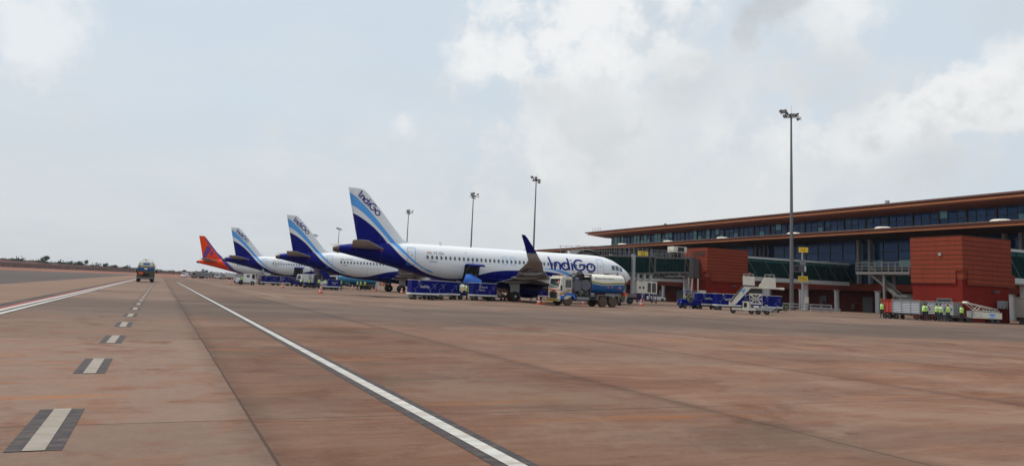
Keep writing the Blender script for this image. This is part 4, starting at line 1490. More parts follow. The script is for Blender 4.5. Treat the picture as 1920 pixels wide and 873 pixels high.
# ================================================================== JET BRIDGE of stand twelve
def jet_bridge():
    t = thing('jet_bridge', 'grey boarding bridge with dark glass tunnel reaching the nearest airliner', 'jet bridge', (0, 0, 0))
    A = Vector((75.0, 98.2, 0)); B = Vector((51.2, 89.2, 0))
    d = (B - A).normalized(); n_ = Vector((-d.y, d.x, 0))
    if n_.y > 0: n_ = -n_           # n_ points to the camera side
    L_ = (B - A).length
    def F(u, w, z): return A + d * u + n_ * w + Vector((0, 0, z))
    def fbox(mb, u0, u1, w0, w1, za0, za1, zb0, zb1, m=0):
        mb.loft([[F(u0, w0, za0), F(u0, w1, za0), F(u0, w1, za1), F(u0, w0, za1)], [F(u1, w0, zb0), F(u1, w1, zb0), F(u1, w1, zb1), F(u1, w0, zb1)]], m)
    def zf(u): return 5.0 - 1.15 * u / L_
    # rotunda against the tower
    mb = MB(); mb.cyl(A + Vector((0, 0, 4.3)), A + Vector((0, 0, 7.5)), 1.3, n=20); mb.build('rotunda', mat('bridge_grey', (.105, .105, .11), .5, .1), t, smooth=40)
    mb = MB(); mb.box(75.4, 76.6, 97.2, 99.4, 4.3, 7.3); mb.build('link', mat('bridge_grey', (.2, .2, .2)), t)
    mb = MB(); mb.cyl(A, A + Vector((0, 0, 4.3)), .55, n=16); mb.build('column', LGR, t, smooth=40)
    mb = MB(); q = F(-.6, 1.6, 0); mb.cyl(q, q + Vector((0, 0, 4.2)), .12, n=8); q = F(-.2, 2.6, 0); mb.box(q.x - .6, q.x + .5, q.y - .3, q.y + .3, .9, 2.4)
    for k in range(4):
        c = F(.8 + k * .12, .9, 0); mb.tube([c + Vector((0, 0, 4.3)), c + Vector((.1 * k, 0, 2.2)), c + Vector((.5, 0, 1.6)), c + Vector((.9, .2, 4.2))], .035, 5)
    mb.build('cable_box', CRM, t)
    # two telescoping tunnel sections
    for (u0, u1, hw, hz, nm) in ((1.5, 12.2, 1.45, 2.35, 'tunnel'), (11.2, L_ - .8, 1.65, 2.6, 'tunnel')):
        dz = -.12 if hw > 1.6 else 0
        mb = MB()
        za, zb = zf(u0) + dz, zf(u1) + dz
        fbox(mb, u0, u1, -hw + .08, hw - .08, za + .2, za + hz - .15, zb + .2, zb + hz - .15, 0)
        tn = mb.build(nm, GLG, t)
        mb = MB()
        fbox(mb, u0, u1, -hw, hw, za - .05, za + .22, zb - .05, zb + .22)
        fbox(mb, u0, u1, -hw, hw, za + hz - .2, za + hz, zb + hz - .2, zb + hz)
        for (u, w_) in ((u0, .14), (u1 - .14, .14), (u0 + 1.3, .1), (u1 - 1.5, .1)):
            zc = zf(u) + dz
            fbox(mb, u, u + w_, hw - .1, hw + .02, zc, zc + hz, zc, zc + hz); fbox(mb, u, u + w_, -hw - .02, -hw + .1, zc, zc + hz, zc, zc + hz)
        for (ua, ub) in ((u0 + .1, u0 + 1.3), (u1 - 1.4, u1 - .1)):
            mb.bar(F(ua, hw, zf(ua) + dz + .2), F(ub, hw, zf(ub) + dz + hz - .2), .09)
        mb.build('frame', mat('bridge_steel', (.15, .14, .13), .5, .1), tn)
        mb = MB()
        k = u0 + .8
        while k < u1 - .5:
            zc = zf(k) + dz
            mb.bar(F(k, hw - .06, zc + .25), F(k, hw - .06, zc + hz - .25), .035); k += .95
        mb.build('mullion', MULL, tn)
    mb = MB()
    # under-truss
    for w in (-1.1, 1.1):
        mb.bar(F(2, w, zf(2) - .9), F(11, w, zf(11) - .7), .16)
        for k in range(6):
            u = 2 + k * 1.5
            mb.bar(F(u, w, zf(u) - .1), F(u + .75, w, zf(u) - .8), .08); mb.bar(F(u + .75, w, zf(u) - .8), F(u + 1.5, w, zf(u) - .1), .08)
    mb.bar(F(3, 1.3, zf(3) - .45), F(8, 1.3, zf(8) - .45), .5, .25)
    mb.build('truss', GRY, t)
    # railings on the roof
    mb = MB()
    for (u0, u1, zz_, hw) in ((1.5, 12, 2.35, 1.3), (12, L_ + 3.5, 2.5, 1.5)):
        k = u0
        while k <= u1:
            for w in (-hw, hw):
                mb.bar(F(k, w, zf(k) + zz_), F(k, w, zf(k) + zz_ + 1.1), .045)
            k += 1.1
        for w in (-hw, hw):
            for z in (.55, 1.1):
                mb.bar(F(u0, w, zf(u0) + zz_ + z), F(u1, w, zf(u1) + zz_ + z), .04)
    mb.build('roof_railing', GRY, t)
    # lift columns, cross beam and wheels
    for s_ in (-1, 1):
        mb = MB(); q = F(17.0, s_ * 1.95, 0); mb.box(q.x - .22, q.x + .22, q.y - .22, q.y + .22, 1.0, 6.9); mb.build('lift_column', LGR, t)
    mb = MB(); mb.bar(F(17, -2.4, 1.2), F(17, 2.4, 1.2), .6, .5); mb.bar(F(16, -1, .9), F(18, 1, .9), .4, .3); mb.build('bogie', GRY, t)
    for s_ in (-1, 1):
        q = F(17, s_ * 1.5, 0)
        wheel(t, q.x, q.y, .5, .4, BLK, GRY)
    # plant box hung under the tunnel
    mb = MB(); q = F(14.1, 1.9, 0)
    mb.box(q.x - 1.9, q.x + 1.5, q.y - .9, q.y + .5, 1.55, 3.25, 0)
    mb.box(q.x - .1, q.x + .45, q.y - .93, q.y - .9, 1.75, 3.05, 1); mb.box(q.x + .65, q.x + 1.3, q.y - .93, q.y - .9, 1.75, 3.05, 1)
    mb.box(q.x - 1.5, q.x - 1.25, q.y - .93, q.y - .9, 2.2, 2.5, 2); mb.box(q.x - .9, q.x - .65, q.y - .93, q.y - .9, 2.2, 2.5, 2)
    mb.build('cooling_unit', [CRM, DGR, HOLD], t)
    for k in (-1.4, -.3, .8):
        MB().bar((q.x + k, q.y - .3, 3.25), (q.x + k, q.y - .3, 4.2), .35).build('hanger', LGR, t)
    # cab and hood at the aircraft end
    c = F(L_, 0, 0)
    mb = MB(); mb.cyl(c + Vector((0, 0, 3.3)), c + Vector((0, 0, 6.6)), 2.0, n=20); mb.build('cab', mat('bridge_grey', (.2, .2, .2)), t, smooth=40)
    mb = MB()
    rows = []
    for i in range(9):
        a = R(-10 + i * 22)
        rows.append([c + Vector((-1.6 * math.cos(a) - 1.2, yy - 2.0, 4.2 + 2.75 * max(0, math.sin(a)))) for yy in (-1.9 + .3 * (i % 2), -1.1, -.2 - .1 * (i % 2), 1.2)])
    rows = [[c + Vector((2.6 * math.cos(R(180 * k / 14)) - .8, yy, 3.6 + (3.25 + b) * math.sin(R(180 * k / 14)) ** .6)) for k in range(15)] for yy, b in ((-2.5, -.05), (-2.1, .12), (-1.7, -.03), (-1.3, .12), (-.9, -.03), (1.0, .05))]
    mb.loft(rows, caps=False, closed=False)
    mb.build('canopy', mat('grey_bellows_fabric', (.07, .07, .075), .8), t, smooth=30)
    # cooling box on the roof by the tower
    mb = MB(); mb.box(72.4, 74.9, 98.2, 99.8, 8.15, 9.05); mb.box(73.2, 74.4, 98.17, 98.2, 8.25, 8.95, 1); mb.box(72.3, 74.0, 98.4, 99.6, 7.4, 8.15, 1)
    mb.build('roof_unit', [CRM, HOLD], t)
    return t


jet_bridge()
t = thing('stand_sign', 'yellow number twelve sign above the boarding bridge', 'sign', (63.6, 93.6, 6.4), R(-22), 'yellow stand number signs')
b = MB().box(-.72, .72, -.06, .06, .45, 1.25).build('board', YEL, t)
lettering('12', .72, lambda u, v: Vector((u - .41, -.075, v + .60)), BLK, b)
MB().box(-.06, .06, .06, .18, -.2, 1.2).build('post', GRY, t)

# ================================================================== FUEL TANKERS
def tank_mat():
    t = NT('fuel_tank_livery')
    s = t.sep()
    x, z = s[0], s[2]
    w = t.math('MULTIPLY', t.math('SINE', t.math('ADD', t.math('MULTIPLY', x, 1.35), .6)), .10)
    zc = t.math('ADD', z, t.math('ADD', w, t.math('MULTIPLY', x, -.03)))
    c = (.70, .67, .58)
    dirt = t.noise(2, 5, .6)
    c = t.mix(t.math('MULTIPLY', dirt, .2), (.74, .72, .62), (.45, .40, .30))
    c = t.mix(t.ramp(zc, 2.62, 2.61, False), c, (.50, .38, .06))
    c = t.mix(t.ramp(zc, 2.52, 2.51, False), c, (.05, .17, .24))
    c = t.mix(t.ramp(zc, 2.42, 2.41, False), c, (.52, .47, .22))
    c = t.mix(t.ramp(zc, 2.35, 2.34, False), c, (.006, .09, .30))
    t.put(t.b.inputs['Base Color'], c)
    t.b.inputs['Roughness'].default_value = .4
    return t.m


CHEV = None
def stripes(mb, x, y0, y1, z0, z1, n, m0, m1):
    """slanted warning stripes on a plate facing +x"""
    w = (y1 - y0) / n
    for k in range(n):
        a, b = y0 + k * w, y0 + (k + 1) * w
        mb.face([(x, a, z0), (x, a + w * .5, z0), (x, a + w * .85, z1), (x, a + w * .35, z1)], m1)
    mb.face([(x - .004, y0, z0), (x - .004, y1, z0), (x - .004, y1, z1), (x - .004, y0, z1)], m0)


def tanker(label, loc, rz, near=True):
    t = thing('fuel_tanker', label, 'fuel truck', loc, rz)
    # chassis
    mb = MB(); mb.box(-6.5, .8, -.45, -.3, .65, .9); mb.box(-6.5, .8, .3, .45, .65, .9)
    for x in (-.3, -1.5, -2.7, -4.4, -6.4):
        mb.box(x - .06, x + .06, -.45, .45, .68, .87)
    mb.build('chassis', DGR, t)
    # cab
    cab = MB()
    prof = [(.98, .62), (1.02, 1.62), (.78, 2.72), (.62, 2.80), (-.35, 2.80), (-.42, 2.6), (-.42, .95), (.1, .62)]
    cab.prism(prof, -1.18, 1.18)
    c = cab.build('cab', CRM, t, bevel=.05)
    mb = MB()
    mb.face([(1.035, -1.0, 1.72), (1.035, 1.0, 1.72), (.825, 1.0, 2.60), (.825, -1.0, 2.60)])
    mb.build('windscreen', GLS, c)
    mb = MB(); mb.face([(.9255, .62, 2.2), (.9255, .95, 2.2), (.875, .95, 2.42), (.875, .62, 2.42)]); mb.v = [(x + .003, y, z) for x, y, z in mb.v]
    mb.build('sticker', mat('pale_red_sticker', (.6, .2, .15)), c)
    for sgn in (-1, 1):
        y = sgn * 1.19
        mb = MB(); mb.box(-.30, .36, y - .005, y + .005, 1.75, 2.52); mb.box(-.38, .82, y - .008, y - .006, .9, 2.6, 1) if False else None
        d = mb.build('side_window', GLS, c)
        mb = MB()
        for (p, q) in (((.42, 1.0), (.62, 2.62)), ((-.36, 1.0), (-.36, 2.62)), ((-.36, 2.62), (.62, 2.62)), ((-.36, 1.02), (.42, 1.02))):
            mb.bar((p[0], y, p[1]), (q[0], y, q[1]), .02, .012)
        mb.build('door_seam', DGR, c)
        mb = MB(); mb.face([(.98, y + sgn * .004, .95), (.98, y + sgn * .004, 1.15), (-.42, y + sgn * .004, 1.65), (-.42, y + sgn * .004, 1.5)]); mb.build('side_stripe', mat('ochre_stripe', (.45, .20, .06)), c)
        mb = MB(); mb.bar((.75, sgn * 1.2, 2.45), (.95, sgn * 1.42, 2.4), .03); mb.box(.86, .94, sgn * 1.42 - .1, sgn * 1.42 + .1, 1.45, 1.95); mb.build('mirror', BLK, c)
        if near:
            faint_rows(c, BLUD, lambda u, v: Vector((.3 - u, y + sgn * .006, v + 1.58)), .45, 2, .05)
    mb = MB(); mb.box(1.005, 1.035, -.70, .70, .70, 1.32); mb.build('grille', HOLD, c)
    mb = MB(); mb.box(1.00, 1.032, -1.1, 1.1, 1.46, 1.56); mb.build('front_stripe', ORG, c)
    mb = MB(); mb.box(1.0, 1.05, -.38, .38, 1.36, 1.45); mb.build('name_plate', BLK, c)
    for y in (-.86, .86):
        mb = MB(); mb.box(1.0, 1.05, y - .13, y + .13, .92, 1.10, 0); mb.box(1.0, 1.05, y - .13, y + .13, 1.14, 1.24, 1); mb.build('headlight', [LGR, ORG], c)
    mb = MB(); mb.box(.85, 1.16, -1.2, 1.2, .42, .62, 0); stripes(mb, 1.166, -1.2, 1.2, .62 - .20, .66, 12, 1, 2)
    mb.build('bumper', [LGR, YEL, BLK], t)
    mb = MB(); mb.box(1.165, 1.18, -1.05, -.75, .22, .42); mb.build('number_plate', YEL, t)
    mb = MB(); mb.box(.2, .7, -1.0, 1.0, 2.80, 2.92); mb.build('roof_deflector', CRM, c)
    mb = MB(); mb.cyl((.4, .3, 2.92), (.4, .3, 3.05), .06, n=8); mb.build('beacon', ORG, c)
    # blue wings over the front axle
    for sgn in (-1, 1):
        mb = MB()
        pts = [(.62, .62), (.55, .95), (.35, 1.18), (.1, 1.28), (-.45, 1.28), (-.72, 1.05), (-.82, .68), (-.68, .66), (-.5, .92), (-.3, 1.03), (.15, 1.03), (.4, .9), (.5, .62)]
        mb.prism(pts, sgn * .82, sgn * 1.24); mb.build('fender', BLUB, t)
        mb = MB(); mb.prism([(.86, .62), (.86, .95), (.62, .98), (.5, .62)], sgn * 1.0, sgn * 1.21); mb.build('step', BLUB, t)
        wheel(t, 0, sgn * 1.02, .50, .30, MUD, MUD)
        for x in (-3.95, -5.12):
            wheel(t, x, sgn * .98, .50, .48, MUD, MUD)
        mb = MB(); mb.prism([(-3.25, .62), (-3.3, 1.18), (-5.75, 1.18), (-5.85, .45), (-5.78, .45), (-5.68, 1.12), (-3.36, 1.12), (-3.32, .62)], sgn * .7, sgn * 1.24)
        mb.build('mudguard', GRY, t)
    for y in (-.9, .9):
        mb = MB(); mb.box(-6.05, -6.0, y - .28, y + .28, .2, .9); mb.build('mud_flap', BLK, t)
    # pumping section between cab and tank
    mb = MB()
    mb.box(-.75, -.5, -1.15, 1.15, .9, 2.75); mb.box(-2.55, -2.4, -1.15, 1.15, .9, 2.85)
    mb.box(-2.5, -.6, -1.1, 1.1, .85, .95)
    mb.box(-2.5, -.6, -.5, .5, .95, 2.5)
    mb.build('pump_cabinet', mat('dark_machinery', (.035, .035, .038), .6), t)
    for (x, z, r) in ((-.95, 2.0, .52), (-1.95, 2.1, .50)):
        mb = MB()
        mb.cyl((x, .55, z), (x, 1.12, z), r, n=22); mb.cyl((x, 1.12, z), (x, 1.16, z), r * 1.06, n=22)
        mb.cyl((x, -.55, z), (x, -1.12, z), r, n=22)
        mb.build('hose_reel', mat('reel_grey', (.10, .11, .13), .5), t, smooth=35)
    mb = MB()
    mb.tube([(-1.4, 1.05, 1.0), (-1.4, 1.1, 1.6), (-1.2, 1.15, 1.9), (-1.45, 1.1, 2.6)], .05, 8)
    mb.tube([(-.8, 1.18, 1.1), (-.65, 1.18, 1.5), (-.62, 1.18, 2.2), (-.8, 1.18, 2.6)], .04, 8)
    mb.box(-1.62, -1.22, 1.0, 1.2, 1.25, 1.6); mb.cyl((-1.42, 1.2, 1.42), (-1.42, 1.26, 1.42), .14, n=14)
    mb.tube([(-1.9, 1.1, 1.1), (-2.2, 1.12, 1.3), (-2.0, 1.1, 1.6)], .05, 8); mb.tube([(-1.7, 1.0, 1.2), (-1.9, 1.1, 1.5), (-2.3, 1.1, 1.4)], .035, 8)
    for k in range(6):
        mb.box(-2.3 + k * .25, -2.2 + k * .25, 1.02, 1.14, 1.0 + (k * 37 % 5) * .05, 1.18 + (k * 37 % 5) * .06)
    mb.build('pipework', mat('pipe_grey', (.13, .13, .13), .5, .3), t, smooth=40)
    mb = MB(); mb.cyl((-.95, .95, .72), (-2.35, .95, .72), .24, n=14); mb.cyl((-.95, -.95, .72), (-2.35, -.95, .72), .24, n=14); mb.build('air_tank', GRY, t, smooth=40)
    # roof platform over the pumps
    mb = MB(); mb.box(-2.6, -.7, -1.0, 1.0, 2.80, 2.88)
    mb.cyl((-1.1, .6, 3.02), (-1.9, .6, 3.05), .2, n=10); mb.cyl((-1.4, 0, 3.0), (-1.4, .8, 3.1), .14, n=8)
    mb.tube([(-.9, .9, 2.9), (-1.2, .7, 3.3), (-1.7, .6, 3.35), (-2.0, .7, 2.9)], .07, 8)
    mb.tube([(-1.0, -.7, 2.9), (-1.5, -.5, 3.2), (-2.1, -.6, 2.9)], .06, 8)
    mb.build('roof_hose', mat('brown_hose', (.06, .045, .04), .7), t, smooth=40)
    mb = MB(); mb.box(-2.7, -1.5, .6, 1.0, 3.05, 3.14); mb.build('roof_tray', BLU, t)
    # tank: rounded oblong section
    def ts(x, k=1.0):
        pts = []
        for i in range(32):
            a = 2 * math.pi * i / 32
            ca, sa = math.cos(a), math.sin(a)
            pts.append((x, 1.18 * k * abs(ca) ** .62 * (1 if ca > 0 else -1), 2.28 + .94 * k * abs(sa) ** .72 * (1 if sa > 0 else -1)))
        return pts
    mb = MB(); mb.loft([ts(-2.62, .97), ts(-2.66), ts(-4.5), ts(-6.35), ts(-6.48, .95), ts(-6.55, .82)])
    tk = mb.build('tank', tank_mat() if 'ftank' not in MATS else MATS['ftank'], t, smooth=50)
    MATS['ftank'] = tk.data.materials[0]
    mb = MB()
    for x in (-3.1, -5.0):
        mb.cyl((x, 0, 3.2), (x, 0, 3.32), .25, n=14); mb.bar((x - .4, .1, 3.33), (x + .4, .1, 3.33), .06)
    mb.cyl((-6.2, .2, 3.2), (-6.2, .2, 3.5), .05, n=8)
    mb.build('hatch', DGR, tk)
    mb = MB(); mb.cyl((-6.05, .2, 3.2), (-6.05, .2, 3.32), .07, n=8); mb.build('beacon', RED, tk)
    for sgn in (-1, 1):
        f = lambda u, v: Vector(((-2.95 - u) if sgn > 0 else (-6.1 + u), sgn * (1.185 if v < .15 else 1.175), v + 2.72))
        lettering('Bharat Petroleum', .31, f, BLUD, tk)
        lettering('Aviation Services', .15, lambda u, v: Vector(((-5.22 - u) if sgn > 0 else (-2.5 - 1.3 + u), sgn * 1.185, v + 2.72)), BLUB, tk)
        mb = MB()
        for x in (-4.5, -4.95):
            mb.box(x - .07, x + .07, sgn * 1.186 - .005, sgn * 1.186 + .005, 1.9, 2.05)
        mb.box(-5.98, -5.72, sgn * 1.18 - .006, sgn * 1.18 + .006, 1.85, 2.05)
        mb.build('hazard_sign', mat('sticker_red', (.6, .15, .12)), tk)
        lettering('CBT', .18, lambda u, v: Vector(((-3.0 - u) if sgn > 0 else (-5.5 + u), sgn * 1.187, v + 1.92)), BLK, tk)
    # rear
    mb = MB(); mb.box(-6.7, -6.35, -1.2, 1.2, .55, .78, 0); mb.box(-6.72, -6.7, -1.25, 1.25, .95, 1.12, 1)
    mb.box(-6.71, -6.5, -1.22, -.6, .78, 1.22, 2); mb.box(-6.71, -6.5, .6, 1.22, .78, 1.22, 2)
    for k in range(10):
        mb.face([(-6.726, -1.2 + k * .24, .95), (-6.726, -1.08 + k * .24, .95), (-6.726, -1.0 + k * .24, 1.12), (-6.726, -1.12 + k * .24, 1.12)], 3)
    mb.build('rear_bumper', [GRY, YEL, TAN, BLK], t)
    for y in (-.95, .95):
        mb = MB(); mb.box(-6.74, -6.70, y - .15, y + .15, .82, .94); mb.build('tail_light', RED, t)
    mb = MB()
    for y in (-.95, .95):
        mb.tube([(-6.62, y, 1.3), (-6.62, y, 2.9), (-6.5, y * .8, 3.2)], .025, 6)
    mb.box(-6.63, -6.58, -.28, .22, 2.0, 2.32, 0)
    mb.bar((-6.0, -.7, 3.2), (-6.0, -.7, 3.45), .03); mb.bar((-6.0, .4, 3.2), (-6.0, .4, 3.45), .03); mb.bar((-6.0, -.7, 3.45), (-6.0, .4, 3.45), .03)
    mb.build('rear_rail', DGR, t)
    mb = MB(); mb.box(-6.60, -6.56, -.45, .45, 2.62, 2.9); mb.build('rear_sign', BLUB, tk)
    mb = MB(); mb.box(-6.66, -6.55, -.2, .25, 1.9, 2.2); mb.build('placard', CRM, tk)
    mb = MB(); mb.box(-6.9, -6.55, .35, .95, 1.2, 1.5); mb.build('orange_cover', ORG, t)
    if not near:
        mb = MB(); mb.box(-6.78, -6.4, -1.22, 1.22, .78, 1.72, 0); mb.box(-6.80, -6.78, -.55, .55, .85, 1.35, 1); stripes(mb, -6.80, -1.1, 1.1, 1.45, 1.65, 10, 0, 2)
        mb.build('rear_cabinet', [mat('olive_brown_paint', (.075, .062, .04), .6), HOLD, YEL], t)
    return t


tanker('cream and blue fuel tanker parked by the nose of the nearest airliner', (36.2, 67.05, 0), math.pi)
tanker('distant fuel tanker seen from behind on the taxiway', (-2.05, 136.0, 0), math.pi / 2, False)

# ================================================================== BAGGAGE CARTS, TUGS
def dots(mb, fn, x0, z0, s_, m):
    """dotted route mark in the shape of a small aircraft"""
    P = [(0, 0), (.1, .09), (.2, .18), (.3, .27), (.4, .36), (.5, .47), (.58, .56), (.66, .66), (.30, .5), (.40, .5), (.20, .5), (.5, .36), (.5, .26), (.5, .16), (.5, .06), (-.1, .0), (-.2, .0), (.02, -.1), (.02, -.2), (.02, -.3)]
    for (u, v) in P:
        mb.face([fn(x0 + (u + a) * s_, z0 + (v + b) * s_) for a, b in ((-.02, -.02), (.02, -.02), (.02, .02), (-.02, .02))], m)


def bag_cart(label, x, y, rz, words=None, dotted=True, group='blue covered baggage carts', L_=2.7):
    t = thing('baggage_cart', label, 'baggage cart', (x, y, 0), rz, group)
    h = L_ / 2
    mb = MB(); mb.box(-h, h, -.72, .72, .66, 1.86); 
    b = mb.build('box', BLU, t, bevel=.02)
    mb = MB(); mb.box(-h - .06, h + .06, -.80, .80, .50, .64, 0); mb.box(-h - .02, h + .02, -.75, .75, 1.865, 1.90, 0)
    mb.build('deck', WHT, t)
    for sgn in (-1, 1):
        mb = MB()
        yy = sgn * .735
        f = lambda u, v: Vector((-sgn * u, yy, v))
        dots(mb, f, -.95, 1.05, .9, 0); dots(mb, f, .55, 1.0, .95, 0)
        mb.cyl((-sgn * -.62, yy - .005, 1.74), (-sgn * -.62, yy + .005, 1.74), .07, n=12, m=0)
        mb.build('dotted_mark', WPAN, b)
        if words:
            for k, w in enumerate(words):
                if w == 'IndiGo':
                    logo(lambda u, v: Vector((sgn * ((u - 220) / 440 * .85) * -1 * -1 * (1 if sgn < 0 else 1) if False else (-sgn) * ((u - 220) / 440 * .85) * (1), yy + sgn * .004, 1.15 + v / 440 * .85)), WPAN, b, w=26)
                else:
                    lettering(w, .30, lambda u, v: Vector((-sgn * (u - .75), yy + sgn * .004, 1.36 + v - k * .33)), WHT, b)
        mb = MB()
        for xx in (-h + .05, 0, h - .05):
            mb.bar((xx, yy, .68), (xx, yy, 1.84), .03, .015)
        mb.build('curtain_seam', BLUD, b)
    mb = MB(); mb.box(-h, h, -.3, .3, .38, .5)
    mb.bar((h, 0, .42), (h + .9, 0, .35), .06); mb.box(-h + .1, -h + .2, -.6, .6, .2, .5); mb.box(h - .5, h - .4, -.6, .6, .2, .5)
    mb.build('drawbar', GRY, t)
    for xx in (-h + .4, h - .45):
        for yy in (-.55, .55):
            wheel(t, xx, yy, .22, .14, BLK, GRY, 12)
    return t


# cart letters read from either side: u runs against x on the camera side, so flip
def fix_x(o): return o


CA = math.pi      # carts turned so that local +y faces the camera
for (x, y, rz, words, lab) in (
        (23.35, 71.9, 0, ['IndiGo'], 'frontmost blue baggage cart of the row by the tail of the nearest airliner'),
        (25.1, 74.4, .1, None, 'blue baggage cart directly behind the frontmost cart of the row'),
        (27.6, 77.3, 0, None, 'blue baggage cart just left of the two loaders in vests'),
        (32.0, 77.5, 0, ['Ground', 'Force'], 'blue baggage cart with white words Ground Force under the wing'),
        (59.3, 73.9, -.25, ['IndiGo'], 'blue baggage cart coupled right behind the canopied tug'),
        (60.3, 71.5, -.35, ['IndiGo'], 'second blue baggage cart behind the canopied tug'),
        (63.1, 71.0, -.35, None, 'third blue baggage cart, half hidden by the boarding stairs'),
        (64.2, 68.9, -.2, None, 'last blue baggage cart, showing right of the boarding stairs'),
        (19.9, 161.5, 0, None, 'distant blue baggage cart, left one of the pair before the farthest blue tail'),
        (22.9, 162.3, 0, ['Ground', 'Force'], 'distant blue baggage cart, right one of the pair before the farthest blue tail'),
        (49.5, 96.8, 0, None, 'blue baggage cart in the shade beneath the wing of the nearest airliner')):
    bag_cart(lab, x, y, rz + 0.0, words)


def tug(label, x, y, rz, canopy=True, colr=BLU, group=None):
    t = thing('baggage_tug', label, 'tug', (x, y, 0), rz, group)
    mb = MB(); mb.prism([(-1.5, .38), (-1.5, .95), (-.3, 1.0), (-.2, .70), (.55, .70), (.62, 1.12), (1.45, 1.05), (1.55, .80), (1.55, .38)], -.62, .62)
    b = mb.build('body', colr, t, bevel=.04)
    mb = MB(); mb.box(1.5, 1.62, -.6, .6, .3, .5); mb.box(-1.6, -1.5, -.4, .4, .4, .55); mb.build('bumper', BLK, t)
    mb = MB(); mb.box(-.25, .25, -.5, .5, .70, .85); mb.box(-.38, -.22, -.5, .5, .85, 1.35); mb.build('seat', DGR, t)
    mb = MB(); mb.cyl((.62, .15, 1.1), (.45, .15, 1.28), .02, n=6); mb.cyl((.45, .15, 1.27), (.44, .15, 1.30), .17, n=14); mb.build('steering_wheel', BLK, t)
    if canopy:
        mb = MB()
        for (x0, yy) in ((.68, -.56), (.68, .56), (-.48, -.56), (-.48, .56)):
            mb.bar((x0, yy, .9), (x0 * .95, yy, 2.0), .05)
        mb.build('canopy_post', DGR, t)
        mb = MB(); mb.prism([(-.75, 2.0), (.95, 2.0), (.85, 2.10), (-.65, 2.10)], -.68, .68); mb.build('canopy', BLU, t)
        mb = MB(); mb.box(-.52, -.5, -.5, .5, 1.1, 1.85); mb.build('rear_panel', WPAN, t)
    for y_ in (-.3, .3):
        mb = MB(); mb.cyl((1.5, y_ * 1.4, .75), (1.58, y_ * 1.4, .75), .08, n=10); mb.build('headlight', LGR, b)
    for sgn in (-1, 1):
        wheel(t, 1.0, sgn * .56, .30, .2, BLK, GRY, 14); wheel(t, -1.0, sgn * .56, .30, .2, BLK, GRY, 14)
    return t


tug('blue tug with canopy and driver pulling baggage carts beside the farther red tower', 56.6, 73.6, math.pi + -.2).scale = (.82, .95, .97)
tug('small blue tug seen end on at the distant baggage carts', 25.4, 161.0, math.pi / 2 + .3, False)
# grey louvred carts in front of the nearer tower
def louvre_cart(label, x, y, rz, L_=2.9, colr=SILV, red_end=False):
    t = thing('louvred_cart', label, 'baggage cart', (x, y, 0), rz, 'louvred baggage carts by the nearer red tower')
    h = L_ / 2
    mb = MB(); mb.box(-h, h, -.75, .75, .62, 1.95); b = mb.build('box', colr, t)
    mb = MB()
    for sgn in (-1, 1):
        for k in range(7):
            z = .70 + k * .17
            mb.prism([(sgn * .74, z), (sgn * .80, z + .02), (sgn * .745, z + .155)], -h + .06, h - .06, 'x')
    mb.v = [(v[0], v[1], v[2]) for v in mb.v]
    mb.build('louvre', colr, b)
    mb = MB()
    for k in range(6):
        z = .72 + k * .2
        mb.box(-h - .03, -h, -.66, .66, z, z + .13); mb.box(h, h + .03, -.66, .66, z, z + .13)
    mb.build('end_slat', colr, b)
    mb = MB()
    for sgn in (-1, 1):
        for xx in (-h, -h * .33, h * .33, h):
            mb.bar((xx, sgn * .79, .62), (xx, sgn * .79, 1.95), .07, .05)
    mb.box(-h - .08, h + .08, -.84, .84, 1.95, 2.0)
    mb.build('frame', LGR if colr is not RED else RED, t)
    mb = MB()
    for sx in (-1, 1):
        for sy in (-1, 1):
            mb.box(sx * h - .12, sx * h + .12, sy * .8 - .06, sy * .8 + .06, 1.96, 2.02)
    mb.build('corner_bumper', mat('amber_plastic', (.75, .30, .02)), t)
    mb = MB(); mb.box(-h, h, -.6, .6, .5, .6); mb.bar((h, 0, .5), (h + .75, 0, .4), .06); mb.build('drawbar', DGR, t)
    for xx in (-h + .35, h - .4):
        for yy in (-.6, .6):
            wheel(t, xx, yy, .23, .15, BLK, GRY, 12)
    return t


louvre_cart('red end cart at the left of the louvred cart row', 71.9, 58.8, R(-78), 1.2, RED)
louvre_cart('grey louvred baggage cart coupled next to the red cart', 71.8, 56.4, R(-78), 2.8)
louvre_cart('grey louvred baggage cart behind the group of men in yellow vests', 75.3, 55.2, R(-78), 2.8)
t = thing('flat_dolly', 'low black flat dolly between the grey cart and white loader', 'dolly', (75.6, 53.2, 0), -.5)
MB().box(-.9, 1.0, -.6, .6, .42, .52).build('deck', DGR, t)
MB().bar((-.9, 0, .45), (-1.9, .1, 1.2), .06).build('tow_bar', GRY, t)
for sx in (-.5, .6):
    for sy in (-.5, .5): wheel(t, sx, sy, .2, .14, BLK, GRY, 12)
# cream belt loader with folded boom
t = thing('belt_loader', 'cream machine with raised lattice boom and blue wing emblem by the red tower', 'loader', (77.2, 51.9, 0), -.5); t.scale = (.76, .76, .82)
mb = MB(); mb.prism([(-1.85, .55), (-1.85, 1.38), (1.8, 1.30), (1.8, .55)], -.72, .72); b = mb.build('body', CRM, t, bevel=.04)
mb = MB()
for a in ((-1.8, .72), (-1.0, .72)):
    pass
for (p, q) in (((-1.75, .75), (-.95, .75)), ((-1.75, 1.2), (-.95, 1.2)), ((-1.75, .75), (-1.75, 1.2)), ((-.95, .75), (-.95, 1.2))):
    mb.bar((p[0], -.73, p[1]), (q[0], -.73, q[1]), .025, .012)
mb.build('hatch', DGR, b)
mb = MB()
mb.face([(.05, -.735, 1.20), (1.05, -.735, 1.17), (.80, -.735, .92), (.66, -.735, .88), (.55, -.735, .84), (.42, -.735, .89), (.28, -.735, .93)])
mb.build('wing_emblem', SKYB, b)
faint_rows(b, SKYB, lambda u, v: Vector((u + .25, -.74, v + .68)), .65, 1, .11)
mb = MB()
